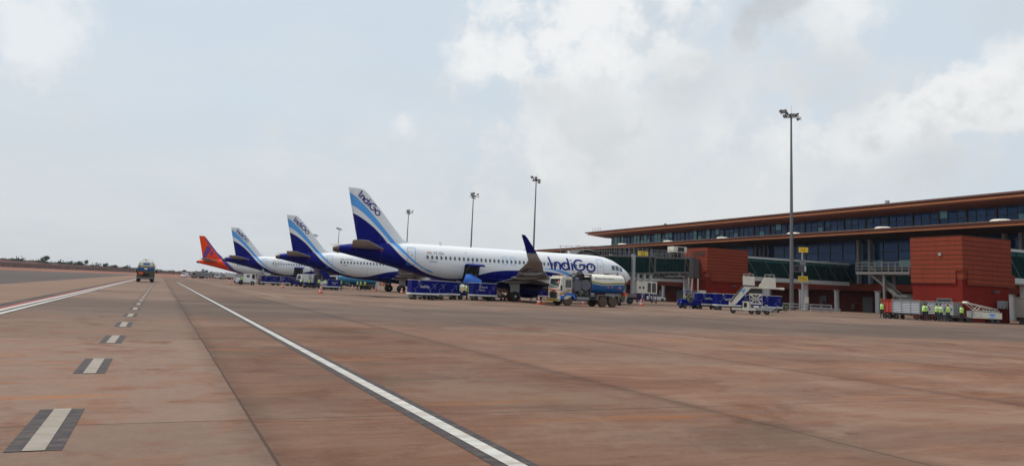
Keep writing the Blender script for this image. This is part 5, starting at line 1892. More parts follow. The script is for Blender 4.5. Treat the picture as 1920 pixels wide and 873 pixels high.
for yy in (-.5, .5):
    mb.bar((-2.5, yy, 2.45), (-.6, yy, 2.1), .07); mb.bar((-.6, yy, 2.1), (1.3, yy, 1.75), .06)
    mb.bar((-2.5, yy, 2.45), (-1.3, yy, 1.55), .06); mb.bar((-1.3, yy, 1.55), (-.7, yy, 2.1), .06); mb.bar((-1.3, yy, 1.5), (1.6, yy, 1.45), .07)
    for k in range(6):
        mb.bar((-.6 + k * .38, yy, 2.1 - k * .07), (-.4 + k * .38, yy, 1.5), .03)
mb.cyl((-2.5, -.6, 2.42), (-2.5, .6, 2.42), .17, n=14)
mb.build('boom', CRM, t)
mb = MB(); mb.cyl((-.6, -.4, 1.55), (1.4, -.3, 1.6), .07, n=8); mb.cyl((-.3, .2, 1.6), (1.2, .2, 1.75), .08, n=8); mb.box(-.2, .6, -.5, .1, 1.4, 1.6); mb.build('hoses', mat('brown_hose', (.06, .045, .04)), t)
mb = MB(); mb.box(-2.15, -1.85, -.5, .5, .55, 1.45); mb.bar((-2.0, -.5, 1.4), (-2.0, -.5, 1.9), .05); mb.build('tow_end', LGR, t)
for sx in (.55, 1.35): wheel(t, sx, -.55, .26, .2, BLK, GRY, 14); wheel(t, sx, .55, .26, .2, BLK, GRY, 14)
wheel(t, -2.4, -.45, .24, .2, BLK, BLK, 14); wheel(t, -2.4, .45, .24, .2, BLK, BLK, 14)
# control boxes on a stand, and the taupe container
t = thing('control_box', 'pair of small grey control boxes on red legs beside the taupe container', 'control box', (82.0, 53.4, 0), -.05)
mb = MB()
for k in (0, .62):
    mb.box(k - .3, k + .26, -.16, .16, 1.55, 2.35, 0)
    mb.box(k - .2, k - .05, -.175, -.16, 2.0, 2.15, 1); mb.cyl((k, -.16, 1.75), (k, -.2, 1.75), .09, n=10, m=1)
mb.build('housing', [LGR, DGR], t)
mb = MB()
for k in (-.28, .0, .35, .85):
    mb.bar((k, 0, 0), (k, 0, 1.6), .06)
mb.bar((-.3, 0, .4), (.85, 0, .4), .05); mb.bar((-.3, 0, 1.2), (.85, 0, 1.2), .05)
mb.build('leg', mat('dark_red_steel', (.15, .02, .015)), t)
t = thing('storage_container', 'taupe steel container on short legs at the right edge', 'container', (82.3, 51.1, 0), -.05)
mb = MB(); mb.box(0, 5.2, -1.0, 1.0, .72, 2.75, 0); mb.box(-.06, 5.26, -1.06, 1.06, 2.75, 2.82, 0)
for k in range(4):
    mb.box(1.25 * (k + 1) - .02, 1.25 * (k + 1) + .02, -1.02, -1.0, .8, 2.7, 1)
mb.build('box', [TAN, DGR], t)
for xx in (.6, 1.4, 3, 4.6):
    MB().box(xx - .2, xx + .2, -.9, .9, 0, .75).build('leg', DGR, t)

# ================================================================== BOARDING STAIRS
def stairs_white():
    t = thing('boarding_stairs', 'cream wheeled boarding stairs in front of the farther red tower', 'boarding stairs', (50.3, 59.3, 0), R(-40))
    W = .95
    mb = MB()
    for sgn in (-1, 1):
        y0 = sgn * W
        mb.prism([(.0, .70), (.02, 1.15), (1.44, 2.88), (2.18, 2.66), (2.15, 2.62), (.66, .90), (.0, .66)], y0 - .03, y0 + .03)
        mb.prism([(1.40, 2.86), (1.38, 3.78), (2.46, 3.74), (2.50, 2.80), (1.5, 2.86)], y0 - .03, y0 + .03)
        mb.prism([(3.45, 3.72), (4.46, 3.68), (4.50, 2.74), (2.98, 2.78), (2.98, 2.95), (3.2, 3.2)], y0 - .03, y0 + .03)
    p = mb.build('side_panel', CRM, t)
    mb = MB(); mb.face([(1.12, -W - .04, 2.25), (1.50, -W - .04, 2.48), (1.66, -W - .04, 2.32), (1.45, -W - .04, 2.16), (1.52, -W - .04, 2.02), (1.30, -W - .04, 1.98), (1.38, -W - .04, 2.12)])
    mb.build('wing_emblem', SKYB, p)
    mb = MB(); mb.box(2.1, 5.25, -1.0, 1.0, 2.56, 2.73); mb.box(5.0, 5.3, -1.05, 1.05, 2.52, 2.70); mb.build('platform', CRM, t, bevel=.03)
    mb = MB()
    for sgn in (-1, 1):
        mb.bar((.15, sgn * (W + .05), 1.1), (1.42, sgn * (W + .05), 2.80), .07, .16)
        mb.bar((1.42, sgn * (W + .05), 2.83), (2.6, sgn * (W + .05), 2.75), .07, .12)
    mb.build('handrail', DGR, t)
    mb = MB()
    for (a, b) in ((1.45, 2.4), (3.5, 4.4)):
        for sgn in (-1, 1):
            for xx in (a, (a + b) / 2, b):
                mb.bar((xx, sgn * W, 3.7), (xx, sgn * W, 4.0), .035)
            mb.bar((a, sgn * W, 4.0), (b, sgn * W, 4.0), .035)
    mb.build('top_rail', LGR, t)
    MB().cyl((2.0, -W, 4.0), (2.0, -W, 4.14), .06, n=8).build('beacon', ORG, t)
    mb = MB()
    for k in range(14):
        x = .25 + k * .145; z = .75 + k * .14
        mb.box(x, x + .2, -W + .05, W - .05, z, z + .03)
    mb.build('tread', GRY, t)
    mb = MB()   # scissor lift legs
    for yy in (-.7, .7):
        mb.bar((2.2, yy, .6), (3.1, yy, 2.5), .1); mb.bar((3.1, yy, .6), (2.2, yy, 2.5), .1)
        mb.bar((1.2, yy, .6), (2.4, yy, 2.2), .08)
    mb.box(1.9, 3.2, -.7, .7, 2.1, 2.5)
    mb.build('scissor_frame', mat('dark_machinery', (.04, .04, .045), .6), t)
    mb = MB()
    y0 = -.85
    for (p_, q_) in (((1.95, 2.0), (3.20, 2.0)), ((2.1, 1.05), (3.15, 1.05)), ((1.98, 2.0), (2.12, .55)), ((3.18, 2.0), (3.22, .6)), ((2.6, 2.0), (2.6, 1.1)), ((2.1, 1.52), (3.2, 1.52)),
                     ((2.1, 1.9), (2.55, 1.6)), ((2.65, 1.6), (3.1, 1.9)), ((2.1, 1.1), (2.55, 1.5)), ((2.65, 1.5), (3.1, 1.1)), ((2.1, .55), (3.2, .6))):
        mb.bar((p_[0], y0, p_[1]), (q_[0], y0, q_[1]), .04, .12)
    mb.box(2.35, 2.85, y0 - .02, y0 + .02, 1.35, 1.7)
    mb.build('control_frame', CRM, t)
    mb = MB(); mb.box(1.35, 2.0, -.85, .3, .55, 1.25, 0); mb.box(1.45, 1.75, -.87, -.85, .65, 1.1, 1); mb.build('engine_box', [CRM, HOLD], t)
    mb = MB(); mb.box(.3, 2.6, -.95, -.7, .36, .56); mb.box(.3, 2.6, .7, .95, .36, .56); mb.box(.3, .5, -.9, .9, .36, .56); mb.build('frame', CRM, t)
    mb = MB(); mb.box(2.6, 4.2, -.95, .95, .40, .62); mb.box(3.5, 3.75, -.9, -.6, .62, 1.0)
    mb.bar((4.2, -.5, .5), (4.75, -.15, .85), .08); mb.bar((4.2, .5, .5), (4.75, .15, .85), .08); mb.bar((4.1, 0, .3), (4.6, 0, .3), .08); mb.bar((4.6, -.3, .3), (4.7, -.2, .9), .06); mb.bar((4.3, 0, .45), (4.8, 0, .95), .07)
    mb.build('tow_frame', LGR, t)
    for xx in (.42, 2.2, 2.85, 3.68):
        for yy in (-.8, .8):
            wheel(t, xx, yy, .25 if xx > 1 else .28, .18, BLK, GRY, 14)
    return t
    return t


stairs_white().scale = (.95, .95, .95)


def blue_steps(label, x, y, rz, h, L_, W, big=False, group=None):
    t = thing('mobile_steps', label, 'mobile steps', (x, y, 0), rz, group)
    mb = MB(); mb.box(L_ * .62, L_, -W / 2, W / 2, h - .1, h)
    mb.build('platform', BLU, t)
    mb = MB()
    n = int(h / .24)
    for k in range(n):
        u = L_ * .62 * k / n; z = h * k / n + .2
        mb.box(u, u + .24, -W / 2, W / 2, z, z + .03)
    mb.build('tread', GRY if big else BLU, t)
    mb = MB()
    for sgn in (-1, 1):
        y_ = sgn * W / 2
        mb.bar((0, y_, .15), (L_ * .62, y_, h), .06, .26 if big else .14)
        mb.bar((0, y_, 1.1), (L_ * .62, y_, h + 1), .05); mb.bar((L_ * .62, y_, h + 1), (L_, y_, h + 1), .05)
        for k in range(5):
            u = L_ * .62 * k / 4; z = h * k / 4
            mb.bar((u, y_, z + .1), (u, y_, z + 1.08), .04)
        mb.bar((L_, y_, .2), (L_, y_, h + 1), .07); mb.bar((L_ * .62, y_, .2), (L_ * .62, y_, h), .07)
        mb.bar((L_ * .62, y_, .3), (L_, y_, h * .6), .05); mb.bar((L_, y_, .3), (L_ * .62, y_, h * .6), .05)
        mb.bar((0, y_, .25), (L_, y_, .25), .08)
    mb.build('frame', BLU, t)
    if big:
        for sgn in (-1, 1):
            MB().prism([(.1, .6), (.1, 1.2), (L_ * .6, h + .85), (L_ * .6, h + .1)], sgn * (W / 2 + .05) - .01, sgn * (W / 2 + .05) + .01).build('side_panel', BLU, t)
    for xx in (.15, L_ - .1):
        for sgn in (-1, 1):
            wheel(t, xx, sgn * W / 2, .16 if not big else .3, .1, BLK, GRY, 12)
    return t


blue_steps('blue maintenance steps standing by the white car under the terminal', 73.0, 108.5, R(8), 2.6, 3.6, 1.0, group=None)
blue_steps('blue boarding stairs at the farthest blue and white airliner', 30.2, 147.0, R(180), 3.1, 4.6, 1.6, True)

# ================================================================== BELT LOADER, LUGGAGE, CONES
t = thing('belt_loader', 'conveyor with rounded bright blue hood reaching into the open hold of the nearest airliner', 'loader', (31.35, 79.5, 0), -.35)
mb = MB()
rows = []
for i in range(9):
    u = i / 8
    x = -.9 + 2.1 * u; z = 1.80 - .95 * max(0, u - .35)
    w = .95
    rows.append([(x + .35 * math.sin(R(180 * k / 12)) * (1 - u), -w * math.cos(R(180 * k / 12)), z + 1.02 * math.sin(R(180 * k / 12)) ** .8) for k in range(13)])
mb.loft(rows, caps=False, closed=False)
mb.build('hood', mat('bright_blue_hood', (.008, .10, .45), .45, dirt=.1), t, smooth=60)
mb = MB(); mb.bar((-1.6, 0, 2.0), (2.4, 0, .85), 1.0, .25); mb.build('conveyor', DGR, t)
mb = MB(); mb.box(-1.6, 2.6, -.75, .75, .45, .75); mb.box(-.2, .2, -.5, .5, .7, 1.8); mb.build('chassis', BLU, t)
for xx in (-1.1, 2.1):
    for yy in (-.7, .7): wheel(t, xx, yy, .3, .2, BLK, GRY, 14)
t = thing('loading_platform', 'red, green and white striped cover on a low trolley by the main wheel', 'trolley', (34.7, 79.9, 0), 0); t.scale = (.8, .8, .85)
mb = MB()
stp = [mat('cloth_red', (.42, .04, .03), .8), mat('cloth_white', (.55, .52, .46), .8), mat('cloth_green', (.03, .15, .07), .8), mat('cloth_navy', (.02, .04, .15), .8)]
seq = (0, 1, 0, 1, 2, 2, 1, 3)
for k, m in enumerate(seq):
    x0, x1 = -1.0 + k * .27, -.73 + k * .27
    h0 = 1.85 - .13 * k
    mb.loft([[(x0 + .3, -.7, .75), (x0, -.7, h0 - .25), (x0, -.2, h0), (x0, .7, h0), (x0 + .3, .7, .75)], [(x1 + .3, -.7, .75), (x1, -.7, h0 - .38), (x1, -.2, h0 - .13), (x1, .7, h0 - .13), (x1 + .3, .7, .75)]], m)
mb.build('striped_cover', stp, t)
mb = MB(); mb.box(-.9, 1.3, -.7, .7, .4, .74); mb.build('deck', DGR, t)
for xx in (-.6, 1.0):
    for yy in (-.6, .6): wheel(t, xx, yy, .2, .14, BLK, GRY, 12)


def make_cone():
    t = thing('traffic_cone', '', 'traffic cone', (0, 0, 0), 0, 'orange traffic cones')
    mb = MB(); mb.box(-.24, .24, -.24, .24, 0, .05); b = mb.build('base', ORG, t)
    mb = MB()
    prof = [(.18, .05), (.165, .18), (.125, .34), (.09, .50), (.06, .66), (.035, .78), (.02, .79)]
    n = 14
    mb.loft([[(r * math.cos(2 * math.pi * k / n), r * math.sin(2 * math.pi * k / n), z) for k in range(n)] for r, z in prof], mf=lambda a, k: 1 if a in (1, 3) else 0)
    mb.build('body', [ORG, REFL], t, smooth=40)
    return t


CONE = make_cone()
CL = [
    (11.77, 150.35, 'orange cone farthest left, in front of the orange aircraft tail'),
    (17.95, 127.23, 'orange cone in front of the distant pair of blue baggage carts'),
    (16.37, 86.95, 'orange cone standing nearest, alone below the second blue tail'),
    (20.6, 109.0, 'orange cone just behind the lone nearest cone'),
    (33.12, 144.65, 'orange cone left of the two standing men near the blue tank truck'),
    (40.5, 160.0, 'orange cone far back, left of the man with hands raised'),
    (34.54, 132.72, 'orange cone right of the man by the blue tank truck'),
    (33.52, 113.38, 'orange cone in front of the main wheels of the second airliner'),
    (39.0, 142.0, 'orange cone left of the main wheels of the second airliner'),
    (42.2, 94.0, 'orange cone left of the main wheels of the nearest airliner'),
    (38.68, 82.3, 'orange cone right of the main wheels of the nearest airliner'),
    (34.2, 68.2, 'orange cone just left of the bumper of the fuel tanker'),
    (36.5, 71.6, 'orange cone partly hidden behind the bumper of the fuel tanker'),
    (43.2, 75.3, 'orange cone seen beneath the middle of the fuel tanker'),
    (55.4, 81.73, 'orange cone standing alone right of the fuel tanker'),
]
for i, (x, y, lab) in enumerate(CL):
    if i == 0:
        CONE.location = (x, y, 0); CONE['label'] = lab
        CONE.scale = (1, 1, 1)
    else:
        dup(CONE, lab, (x, y, 0), R(17 * i % 90))
for o in bpy.data.objects:
    if o.name.startswith('traffic_cone') and o.location.y > 60:
        o.scale = (1.12, 1.12, 1.12)

# ================================================================== MORE VEHICLES
def car(label, loc, rz, colr=WHT):
    t = thing('parked_car', label, 'car', loc, rz)
    def ring(x, w, zb, zt, wt=None):
        wt = wt or w * .92
        return [(x, -w, zb), (x, -w * 1.0, (zb + zt) / 2), (x, -wt, zt), (x, wt, zt), (x, w, (zb + zt) / 2), (x, w, zb)]
    mb = MB(); mb.loft([ring(2.15, .70, .35, .70), ring(2.0, .86, .28, .88), ring(1.2, .92, .28, 1.0), ring(0.8, .93, .28, 1.04), ring(-1.5, .93, .28, 1.08), ring(-2.05, .88, .32, 1.05), ring(-2.15, .8, .4, .8)])
    b = mb.build('body', colr, t, smooth=30)
    mb = MB(); mb.loft([ring(1.0, .86, 1.02, 1.06, .8), ring(.35, .82, 1.02, 1.56, .66), ring(-1.3, .82, 1.04, 1.62, .66), ring(-1.95, .8, 1.04, 1.12, .7)])
    c = mb.build('cabin', GLS, t, smooth=25)
    mb = MB(); mb.loft([[(.30, -.62, 1.58), (.30, .62, 1.58), (.2, .6, 1.62), (.2, -.6, 1.62)], [(-1.35, -.62, 1.63), (-1.35, .62, 1.63), (-1.3, .6, 1.68), (-1.3, -.6, 1.68)]])
    for xx in (.1, -.75, -1.6):
        for s_ in (-1, 1): mb.bar((xx + .1, s_ * .85, 1.04), (xx, s_ * .67, 1.6), .06)
    mb.build('roof', colr, c)
    MB().box(2.12, 2.18, -.55, .55, .5, .75).build('grille', BLK, b)
    for s_ in (-1, 1):
        MB().box(2.0, 2.14, s_ * .7 - .14, s_ * .7 + .14, .68, .82).build('headlight', LGR, b)
        for xx in (1.35, -1.3): wheel(t, xx, s_ * .82, .35, .22, BLK, GRY, 16)
    return t


car('white car parked beneath the terminal behind the blue steps', (101.6, 144.0, 0), R(-35))


def truck(label, loc, rz, cabc, kind='box', colr=GRY, L_=6.5, group=None, h=3.0):
    t = thing('service_truck', label, 'truck', loc, rz, group)
    MB().box(-L_, .9, -.4, .4, .55, .85).build('chassis', DGR, t)
    c = MB().prism([(1.3, .55), (1.35, 1.4), (1.1, 2.45), (-.45, 2.5), (-.45, .7), (.2, .55)], -1.12, 1.12).build('cab', cabc, t, bevel=.05)
    mb = MB(); mb.face([(1.36, -.95, 1.5), (1.36, .95, 1.5), (1.15, .95, 2.3), (1.15, -.95, 2.3)])
    mb.build('windscreen', GLS, c)
    for s_ in (-1, 1):
        MB().box(-.1, .85, s_ * 1.125 - .006, s_ * 1.125 + .006, 1.5, 2.25).build('side_window', GLS, c)
        MB().box(1.32, 1.38, s_ * .8 - .12, s_ * .8 + .12, .85, 1.02).build('headlight', LGR, c)
    MB().box(1.3, 1.42, -1.15, 1.15, .45, .75).build('bumper', GRY, t)
    if kind == 'tank':
        mb = MB()
        n = 24
        mb.loft([[(x, 1.12 * k_ * math.cos(2 * math.pi * k / n), 1.75 + .80 * k_ * math.sin(2 * math.pi * k / n)) for k in range(n)] for x, k_ in ((-.8, .9), (-.9, 1), (-L_ + .1, 1), (-L_, .9))])
        mb.build('tank', colr, t, smooth=40)
        mb = MB()
        for s_ in (-1, 1):
            mb.bar((-.9, s_ * .9, 2.3), (-L_, s_ * .9, 2.3), .05)
            mb.prism([(-2.9, .5), (-2.9, .95), (-2.6, 1.2), (-2.2, 1.2), (-1.9, 1.0), (-1.95, .95), (-2.25, 1.1), (-2.55, 1.1), (-2.8, .9), (-2.8, .5)], s_ * .8, s_ * 1.15)
        mb.build('fender', LGR, t)
        MB().box(-L_ - .7, -L_ + .1, -.8, .8, .6, 1.6).build('pump_box', WPAN, t)
    else:
        b = MB().box(-L_, -.6, -1.15, 1.15, .9, h).build('box', colr, t, bevel=.03)
        mb = MB(); mb.box(-L_ * .5, -L_ * .5 + .6, -1.165, -1.15, 1.5, 2.1); mb.box(-L_ - .012, -L_, -.9, -.05, 1.0, h - .2); mb.box(-L_ - .012, -L_, .05, .9, 1.0, h - .2)
        mb.build('hatch', DGR, b)
    for s_ in (-1, 1):
        for xx in ((0.15, -L_ + 1.3) if L_ < 6 else (.15, -L_ + 2.4, -L_ + 1.3)):
            wheel(t, xx, s_ * .92, .46, .3, BLK, GRY, 16)
    return t


truck('white cab truck with long blue tank behind the second airliner', (31.2, 152.4, 0), math.pi, WHT, 'tank', TEAL, 8.2)
truck('small white box truck next to the distant blue tug', (27.6, 165.0, 0), math.pi * .5 + .5, WHT, 'box', WPAN, 4.2, h=2.6)
# parked vehicles at the far left edge of the apron
FARV = [(363, 362, 'box', GRY, 'grey box truck, leftmost of the distant parked vehicles'), (372, 366, 'box', TAN, 'low taupe truck beside the leftmost grey truck'), (385, 372, 'box', TEAL, 'distant truck with dark blue box under the round tree'),
        (397, 392, 'box', BLUD, 'low dark truck right of the blue box truck'), (408, 372, 'box', SILV, 'silver box truck in the middle of the distant row'), (418, 378, 'box', WPAN, 'white box truck near the right end of the distant row'),
        (427, 385, 'box', LGR, 'pale grey truck, rightmost of the distant parked row')]
for k, (u, Y, kd, cl, lab) in enumerate(FARV):
    truck(lab, (far_xy(u, Y), Y, 0), R(200 + k * 37 % 90), (GRY, WHT, LGR)[k % 3], kd, cl, (5.0, 4.2, 4.6)[k % 3], 'vehicles parked at the far edge of the apron', h=(3.0, 2.3, 3.1, 1.8, 2.5, 2.9, 2.4)[k])
t = thing('small_van', 'tiny white van left of the distant parked vehicles', 'van', (far_xy(346, 372), 372, 0), R(250))
MB().prism([(2.2, .4), (2.2, 1.1), (1.5, 1.3), (1.1, 2.1), (-2.2, 2.15), (-2.2, .4)], -.9, .9).build('body', WHT, t, bevel=.05)
MB().prism([(1.52, 1.32), (1.14, 2.0), (1.16, 2.0), (1.56, 1.32)], -.8, .8).build('windscreen', GLS, t)
for s_ in (-1, 1):
    for xx in (1.4, -1.4): wheel(t, xx, s_ * .8, .33, .2, BLK, GRY, 12)

# white tow tractor and grey container near the orange tail
t = thing('tow_tractor', 'white tow tractor with open cab and a man in a vest beside it', 'tug', (14.6, 150.6, 0), math.pi + -.1)
mb = MB(); mb.prism([(-1.7, .45), (-1.7, .75), (-1.5, .95), (-1.35, 1.15), (.2, 1.15), (.2, 1.3), (1.8, 1.3), (1.9, 1.0), (1.9, .45)], -.85, .85); b = mb.build('body', WHT, t, bevel=.04)
mb = MB(); mb.box(-.95, .55, -.8, .8, 1.15, 1.95); mb.box(-1.6, -.8, -.8, .8, 1.98, 2.06); mb.box(-.85, .6, -.8, .8, 1.95, 2.05); mb.bar((-1.65, -.78, .7), (-1.5, -.78, 2.0), .09); mb.bar((-1.65, .78, .7), (-1.5, .78, 2.0), .09)
c = mb.build('cab', WHT, t)
for s_ in (-1, 1):
    MB().box(-.55, .0, s_ * .81 - .008, s_ * .81 + .008, 1.4, 1.85).build('side_window', GLS, c)
MB().box(-1.45, -.96, -.75, .75, .8, 1.95).build('opening', HOLD, c)
for s_ in (-1, 1):
    wheel(t, -1.1, s_ * .78, .38, .25, BLK, WHT, 16); wheel(t, .95, s_ * .78, .42, .28, BLK, DGR, 16)
MB().box(1.9, 2.2, -.5, .5, .4, .7).build('coupling', DGR, t)
t = thing('ribbed_container', 'grey ribbed container standing behind the white tow tractor', 'container', (14.9, 160, 0), 0)
mb = MB(); mb.box(-1.6, 1.2, -.9, .9, .35, 1.95)
for k in range(6): mb.box(-1.62, 1.22, -.94, .94, .45 + k * .26, .55 + k * .26)
mb.build('box', SILV, t)
MB().box(-1.6, 1.2, -.8, .8, .15, .34).build('base', DGR, t)
# grey lift truck with pale stairs at the orange aircraft
t = thing('mobile_steps', 'pale narrow steps leaning up behind the white tow tractor', 'mobile steps', (18.4, 167.5, 0), 0)
mb = MB()
for s_ in (-.5, .5):
    mb.bar((-.6, s_, .6), (1.1, s_, 3.2), .08, .3)
    mb.bar((1.1, s_, .4), (1.1, s_, 3.2), .08)
for k in range(9): mb.box(-.6 + k * .19, -.4 + k * .19, -.5, .5, .7 + k * .29, .73 + k * .29)
mb.build('flight', LGR, t)
mb = MB(); mb.box(-1.0, 1.6, -.6, .6, .3, .5); mb.build('frame', GRY, t)
for xx in (-.7, 1.3):
    for yy in (-.5, .5): wheel(t, xx, yy, .2, .14, BLK, GRY, 12)
t = thing('lift_platform', 'grey scissor lift platform left of the distant blue baggage carts', 'lift', (20.8, 172.0, 0), 0)
mb = MB()
for yy in (-.8, .8):
    mb.bar((-1.2, yy, .8), (1.6, yy, 2.4), .12); mb.bar((1.6, yy, .8), (-1.2, yy, 2.4), .12)
    mb.bar((-1.5, yy, 2.5), (1.9, yy, 2.5), .08); mb.bar((-1.5, yy, 3.3), (1.9, yy, 3.3), .05)
    for k in range(5): mb.bar((-1.5 + k * .85, yy, 2.5), (-1.5 + k * .85, yy, 3.3), .05)
mb.build('scissor', GRY, t)
mb = MB(); mb.box(-1.9, 2.2, -1, 1, .45, 1.35); mb.build('base', TAN, t)
for xx in (-1.3, 1.5):
    for yy in (-.9, .9): wheel(t, xx, yy, .35, .2, BLK, GRY, 14)
# flat trolley with a blue box
t = thing('flat_trolley', 'white edged flat trolley with a blue box under the second airliner', 'trolley', (24.4, 121.6, 0), -.05)
mb = MB(); mb.box(-1.45, 1.45, -.75, .75, .45, .58); mb.build('deck', WHT, t)
mb = MB(); mb.box(-1.3, 1.3, -.5, .5, .3, .44); mb.build('frame', DGR, t)
for xx in (-1.0, .2, .95):
    for yy in (-.6, .6): wheel(t, xx, yy, .22, .15, BLK, LGR, 12)
t = thing('blue_box', 'open blue box standing on the flat trolley', 'box', (24.9, 121.6, .585), -.05)
mb = MB(); mb.box(-.95, .95, -.65, .65, 0, 1.0); b = mb.build('box', BLU, t, bevel=.02)
MB().box(-.9, .9, -.6, .6, 1.0, 1.03).build('load', LGR, t)
mb = MB(); mb.box(-.5, .5, -.66, -.655, .55, .62); mb.box(-.3, .2, -.66, -.655, .3, .36); mb.build('marking', WPAN, b)
t = thing('luggage', 'pale grey bag lying on the left end of the flat trolley', 'bag', (23.3, 121.6, .585), .2)
mb = MB(); mb.loft([[(x, .45 * w * math.cos(R(a)), .33 + .32 * w * math.sin(R(a))) for a in range(0, 360, 30)] for x, w in ((-.5, .4), (-.42, .9), (0, 1.0), (.35, .9), (.42, .4))])
mb.build('bag', LGR, t, smooth=50)
for k, (x, y, lab) in enumerate(((24.3, 139.6, 'dark low trolley among the loaders, left of the blue stairs'), (26.7, 138.8, 'dark low trolley among the loaders beneath the blue stairs'))):
    t = thing('dark_trolley', lab, 'trolley', (x, y, 0), .1, 'low dark luggage trolleys')
    MB().box(-1.1, 1.1, -.7, .7, .4, .55).build('deck', DGR, t)
    MB().box(-.9, .7, -.5, .5, .55, 1.0 + .15 * k).build('load', GRY if k else BLUD, t)
    for xx in (-.8, .8):
        for yy in (-.6, .6): wheel(t, xx, yy, .2, .14, BLK, GRY, 12)
# orange mesh barrier far behind
t = thing('mesh_barrier', 'orange mesh barrier panel behind the wheels of the second airliner', 'barrier', (70.5, 272, 0), 0)
mb = MB()
for k in range(6):
    mb.box(-3.4 + k * 1.2, -2.5 + k * 1.2, -.05, .05, .3, 2.6)
mb.build('mesh_panel', mat('faded_orange_mesh', (.50, .16, .09), .8), t)
mb = MB(); [mb.bar((-3.5 + k * 1.2, 0, 0), (-3.5 + k * 1.2, 0, 2.8), .08) for k in range(7)]; mb.build('post', GRY, t)
t = thing('luggage', 'red suitcase lying beside the flat dolly', 'suitcase', (45.2, 88.6, 0), .3)
mb = MB(); mb.box(-.35, .35, -.22, .22, .04, .3); mb.build('case', mat('dark_green_case', (.02, .05, .03)), t, bevel=.04)
bpy.data.objects.remove([c for c in kids(t)][0]); bpy.data.objects.remove(t)

# ================================================================== PEOPLE
def body_mesh(name, pose):
    """one continuous skinned figure, facing -y, feet at z = 0"""
    V, E_, Rr = [], [], []
    def j(p, r):
        V.append(p); Rr.append(r); return len(V) - 1
    def e(a, b): E_.append((a, b))
    lean = pose.get('lean', 0)
    sq = pose.get('sit', 0)
    hz = .95 if not sq else .62
    def up(z, y=0):     # a point of the torso at height z above the hip, leaning forward
        return (0, -math.sin(lean) * z + y, hz + math.cos(lean) * z)
    pel = j((0, 0, hz), .150)
    w = j(up(.18), .135); ch = j(up(.38), .155); nk = j(up(.53), .065); hb = j(up(.60, -.005), .062)
    h1 = j(up(.66, -.012), .095); h2 = j(up(.74, -.012), .100); h3 = j(up(.80, -.008), .07)
    nose = j(up(.685, -.118), .014)
    for a, b in ((pel, w), (w, ch), (ch, nk), (nk, hb), (hb, h1), (h1, h2), (h2, h3), (h1, nose)): e(a, b)
    skin_v = {hb, h1, h2, h3, nose}
    st = pose.get('legs', ((.0, .0), (.0, .0)))
    for s_, (fy, ky) in zip((-1, 1), st):
        hp = j((s_ * .10, 0, hz - .06), .105)
        if sq:
            kn = j((s_ * .13, -.42, hz - .02), .065); an = j((s_ * .13, -.45, .10 + .0), .045)
        else:
            kn = j((s_ * .115, -.02 - ky, .50), .066); an = j((s_ * .12, -fy, .10), .045)
        y_an = V[an][1]
        toe = j((s_ * .135, y_an - .17, .045), .040); he = j((s_ * .12, y_an + .04, .045), .042)
        e(pel, hp); e(hp, kn); e(kn, an); e(an, toe); e(an, he)
    for s_, arm in zip((-1, 1), pose['arms']):
        sh = up(.46)
        S = j((s_ * .185, sh[1], sh[2]), .062); e(ch, S)
        el = j(tuple(Vector((s_ * .185, sh[1], sh[2])) + Vector((s_ * arm[0][0], arm[0][1], arm[0][2]))), .045); e(S, el)
        wr_p = Vector(V[el]) + Vector((s_ * arm[1][0], arm[1][1], arm[1][2]))
        wr = j(tuple(wr_p), .030); e(el, wr)
        d = (wr_p - Vector(V[el])).normalized()
        side = d.cross(Vector((0, 1, 0.01))).normalized() if abs(d.y) < .9 else Vector((1, 0, 0))
        pl = j(tuple(wr_p + d * .05), .036); e(wr, pl)
        skin_v |= {wr, pl}
        curl = d.cross(side).normalized()
        for k in range(4):
            o_ = side * (k - 1.5) * .021
            L2 = (.036, .042, .040, .030)[k]
            a = j(tuple(wr_p + d * .095 + o_), .0095); b = j(tuple(wr_p + d * (.095 + L2) + o_ * 1.15 - curl * .012), .0085); c = j(tuple(wr_p + d * (.095 + L2 * 1.7) + o_ * 1.15 - curl * .032), .0075)
            e(pl, a); e(a, b); e(b, c); skin_v |= {a, b, c}
        a = j(tuple(wr_p + d * .045 - side * .042), .011); b = j(tuple(wr_p + d * .085 - side * .058 - curl * .012), .009)
        e(pl, a); e(a, b); skin_v |= {a, b}
    me = bpy.data.meshes.new(name)
    me.from_pydata(V, E_, [])
    o = bpy.data.objects.new(name, me); col.objects.link(o)
    m = o.modifiers.new('skin', 'SKIN'); m.use_smooth_shade = True
    sv = me.skin_vertices[0].data
    for i, r in enumerate(Rr):
        sv[i].radius = (r, r)
        sv[i].use_root = (i == 0)
    # flatten the torso front to back
    for i in (pel, w, ch):
        sv[i].radius = (Rr[i] * 1.12, Rr[i] * .80)
    s2 = o.modifiers.new('sub', 'SUBSURF'); s2.levels = 1
    bpy.context.view_layer.update()
    out = bpy.data.meshes.new_from_object(o.evaluated_get(bpy.context.evaluated_depsgraph_get()))
    bpy.data.objects.remove(o); bpy.data.meshes.remove(me)
    out.name = name
    out.materials.clear()
    for q in (NAVY, pose.get('shirt', NAVY), SKIN, BLK): out.materials.append(q)
    SV = [(Vector(V[i]), Rr[i], i) for i in range(len(V))]
    for p in out.polygons:
        c = p.center
        best = min(SV, key=lambda q: (q[0] - c).length - q[1] * 1.0)
        if best[2] in skin_v: p.material_index = 2
        elif c.z < .10: p.material_index = 3
        elif c.z > hz + .0 or abs(c.x) > .24: p.material_index = 1
        p.use_smooth = True
    return out, up, hz


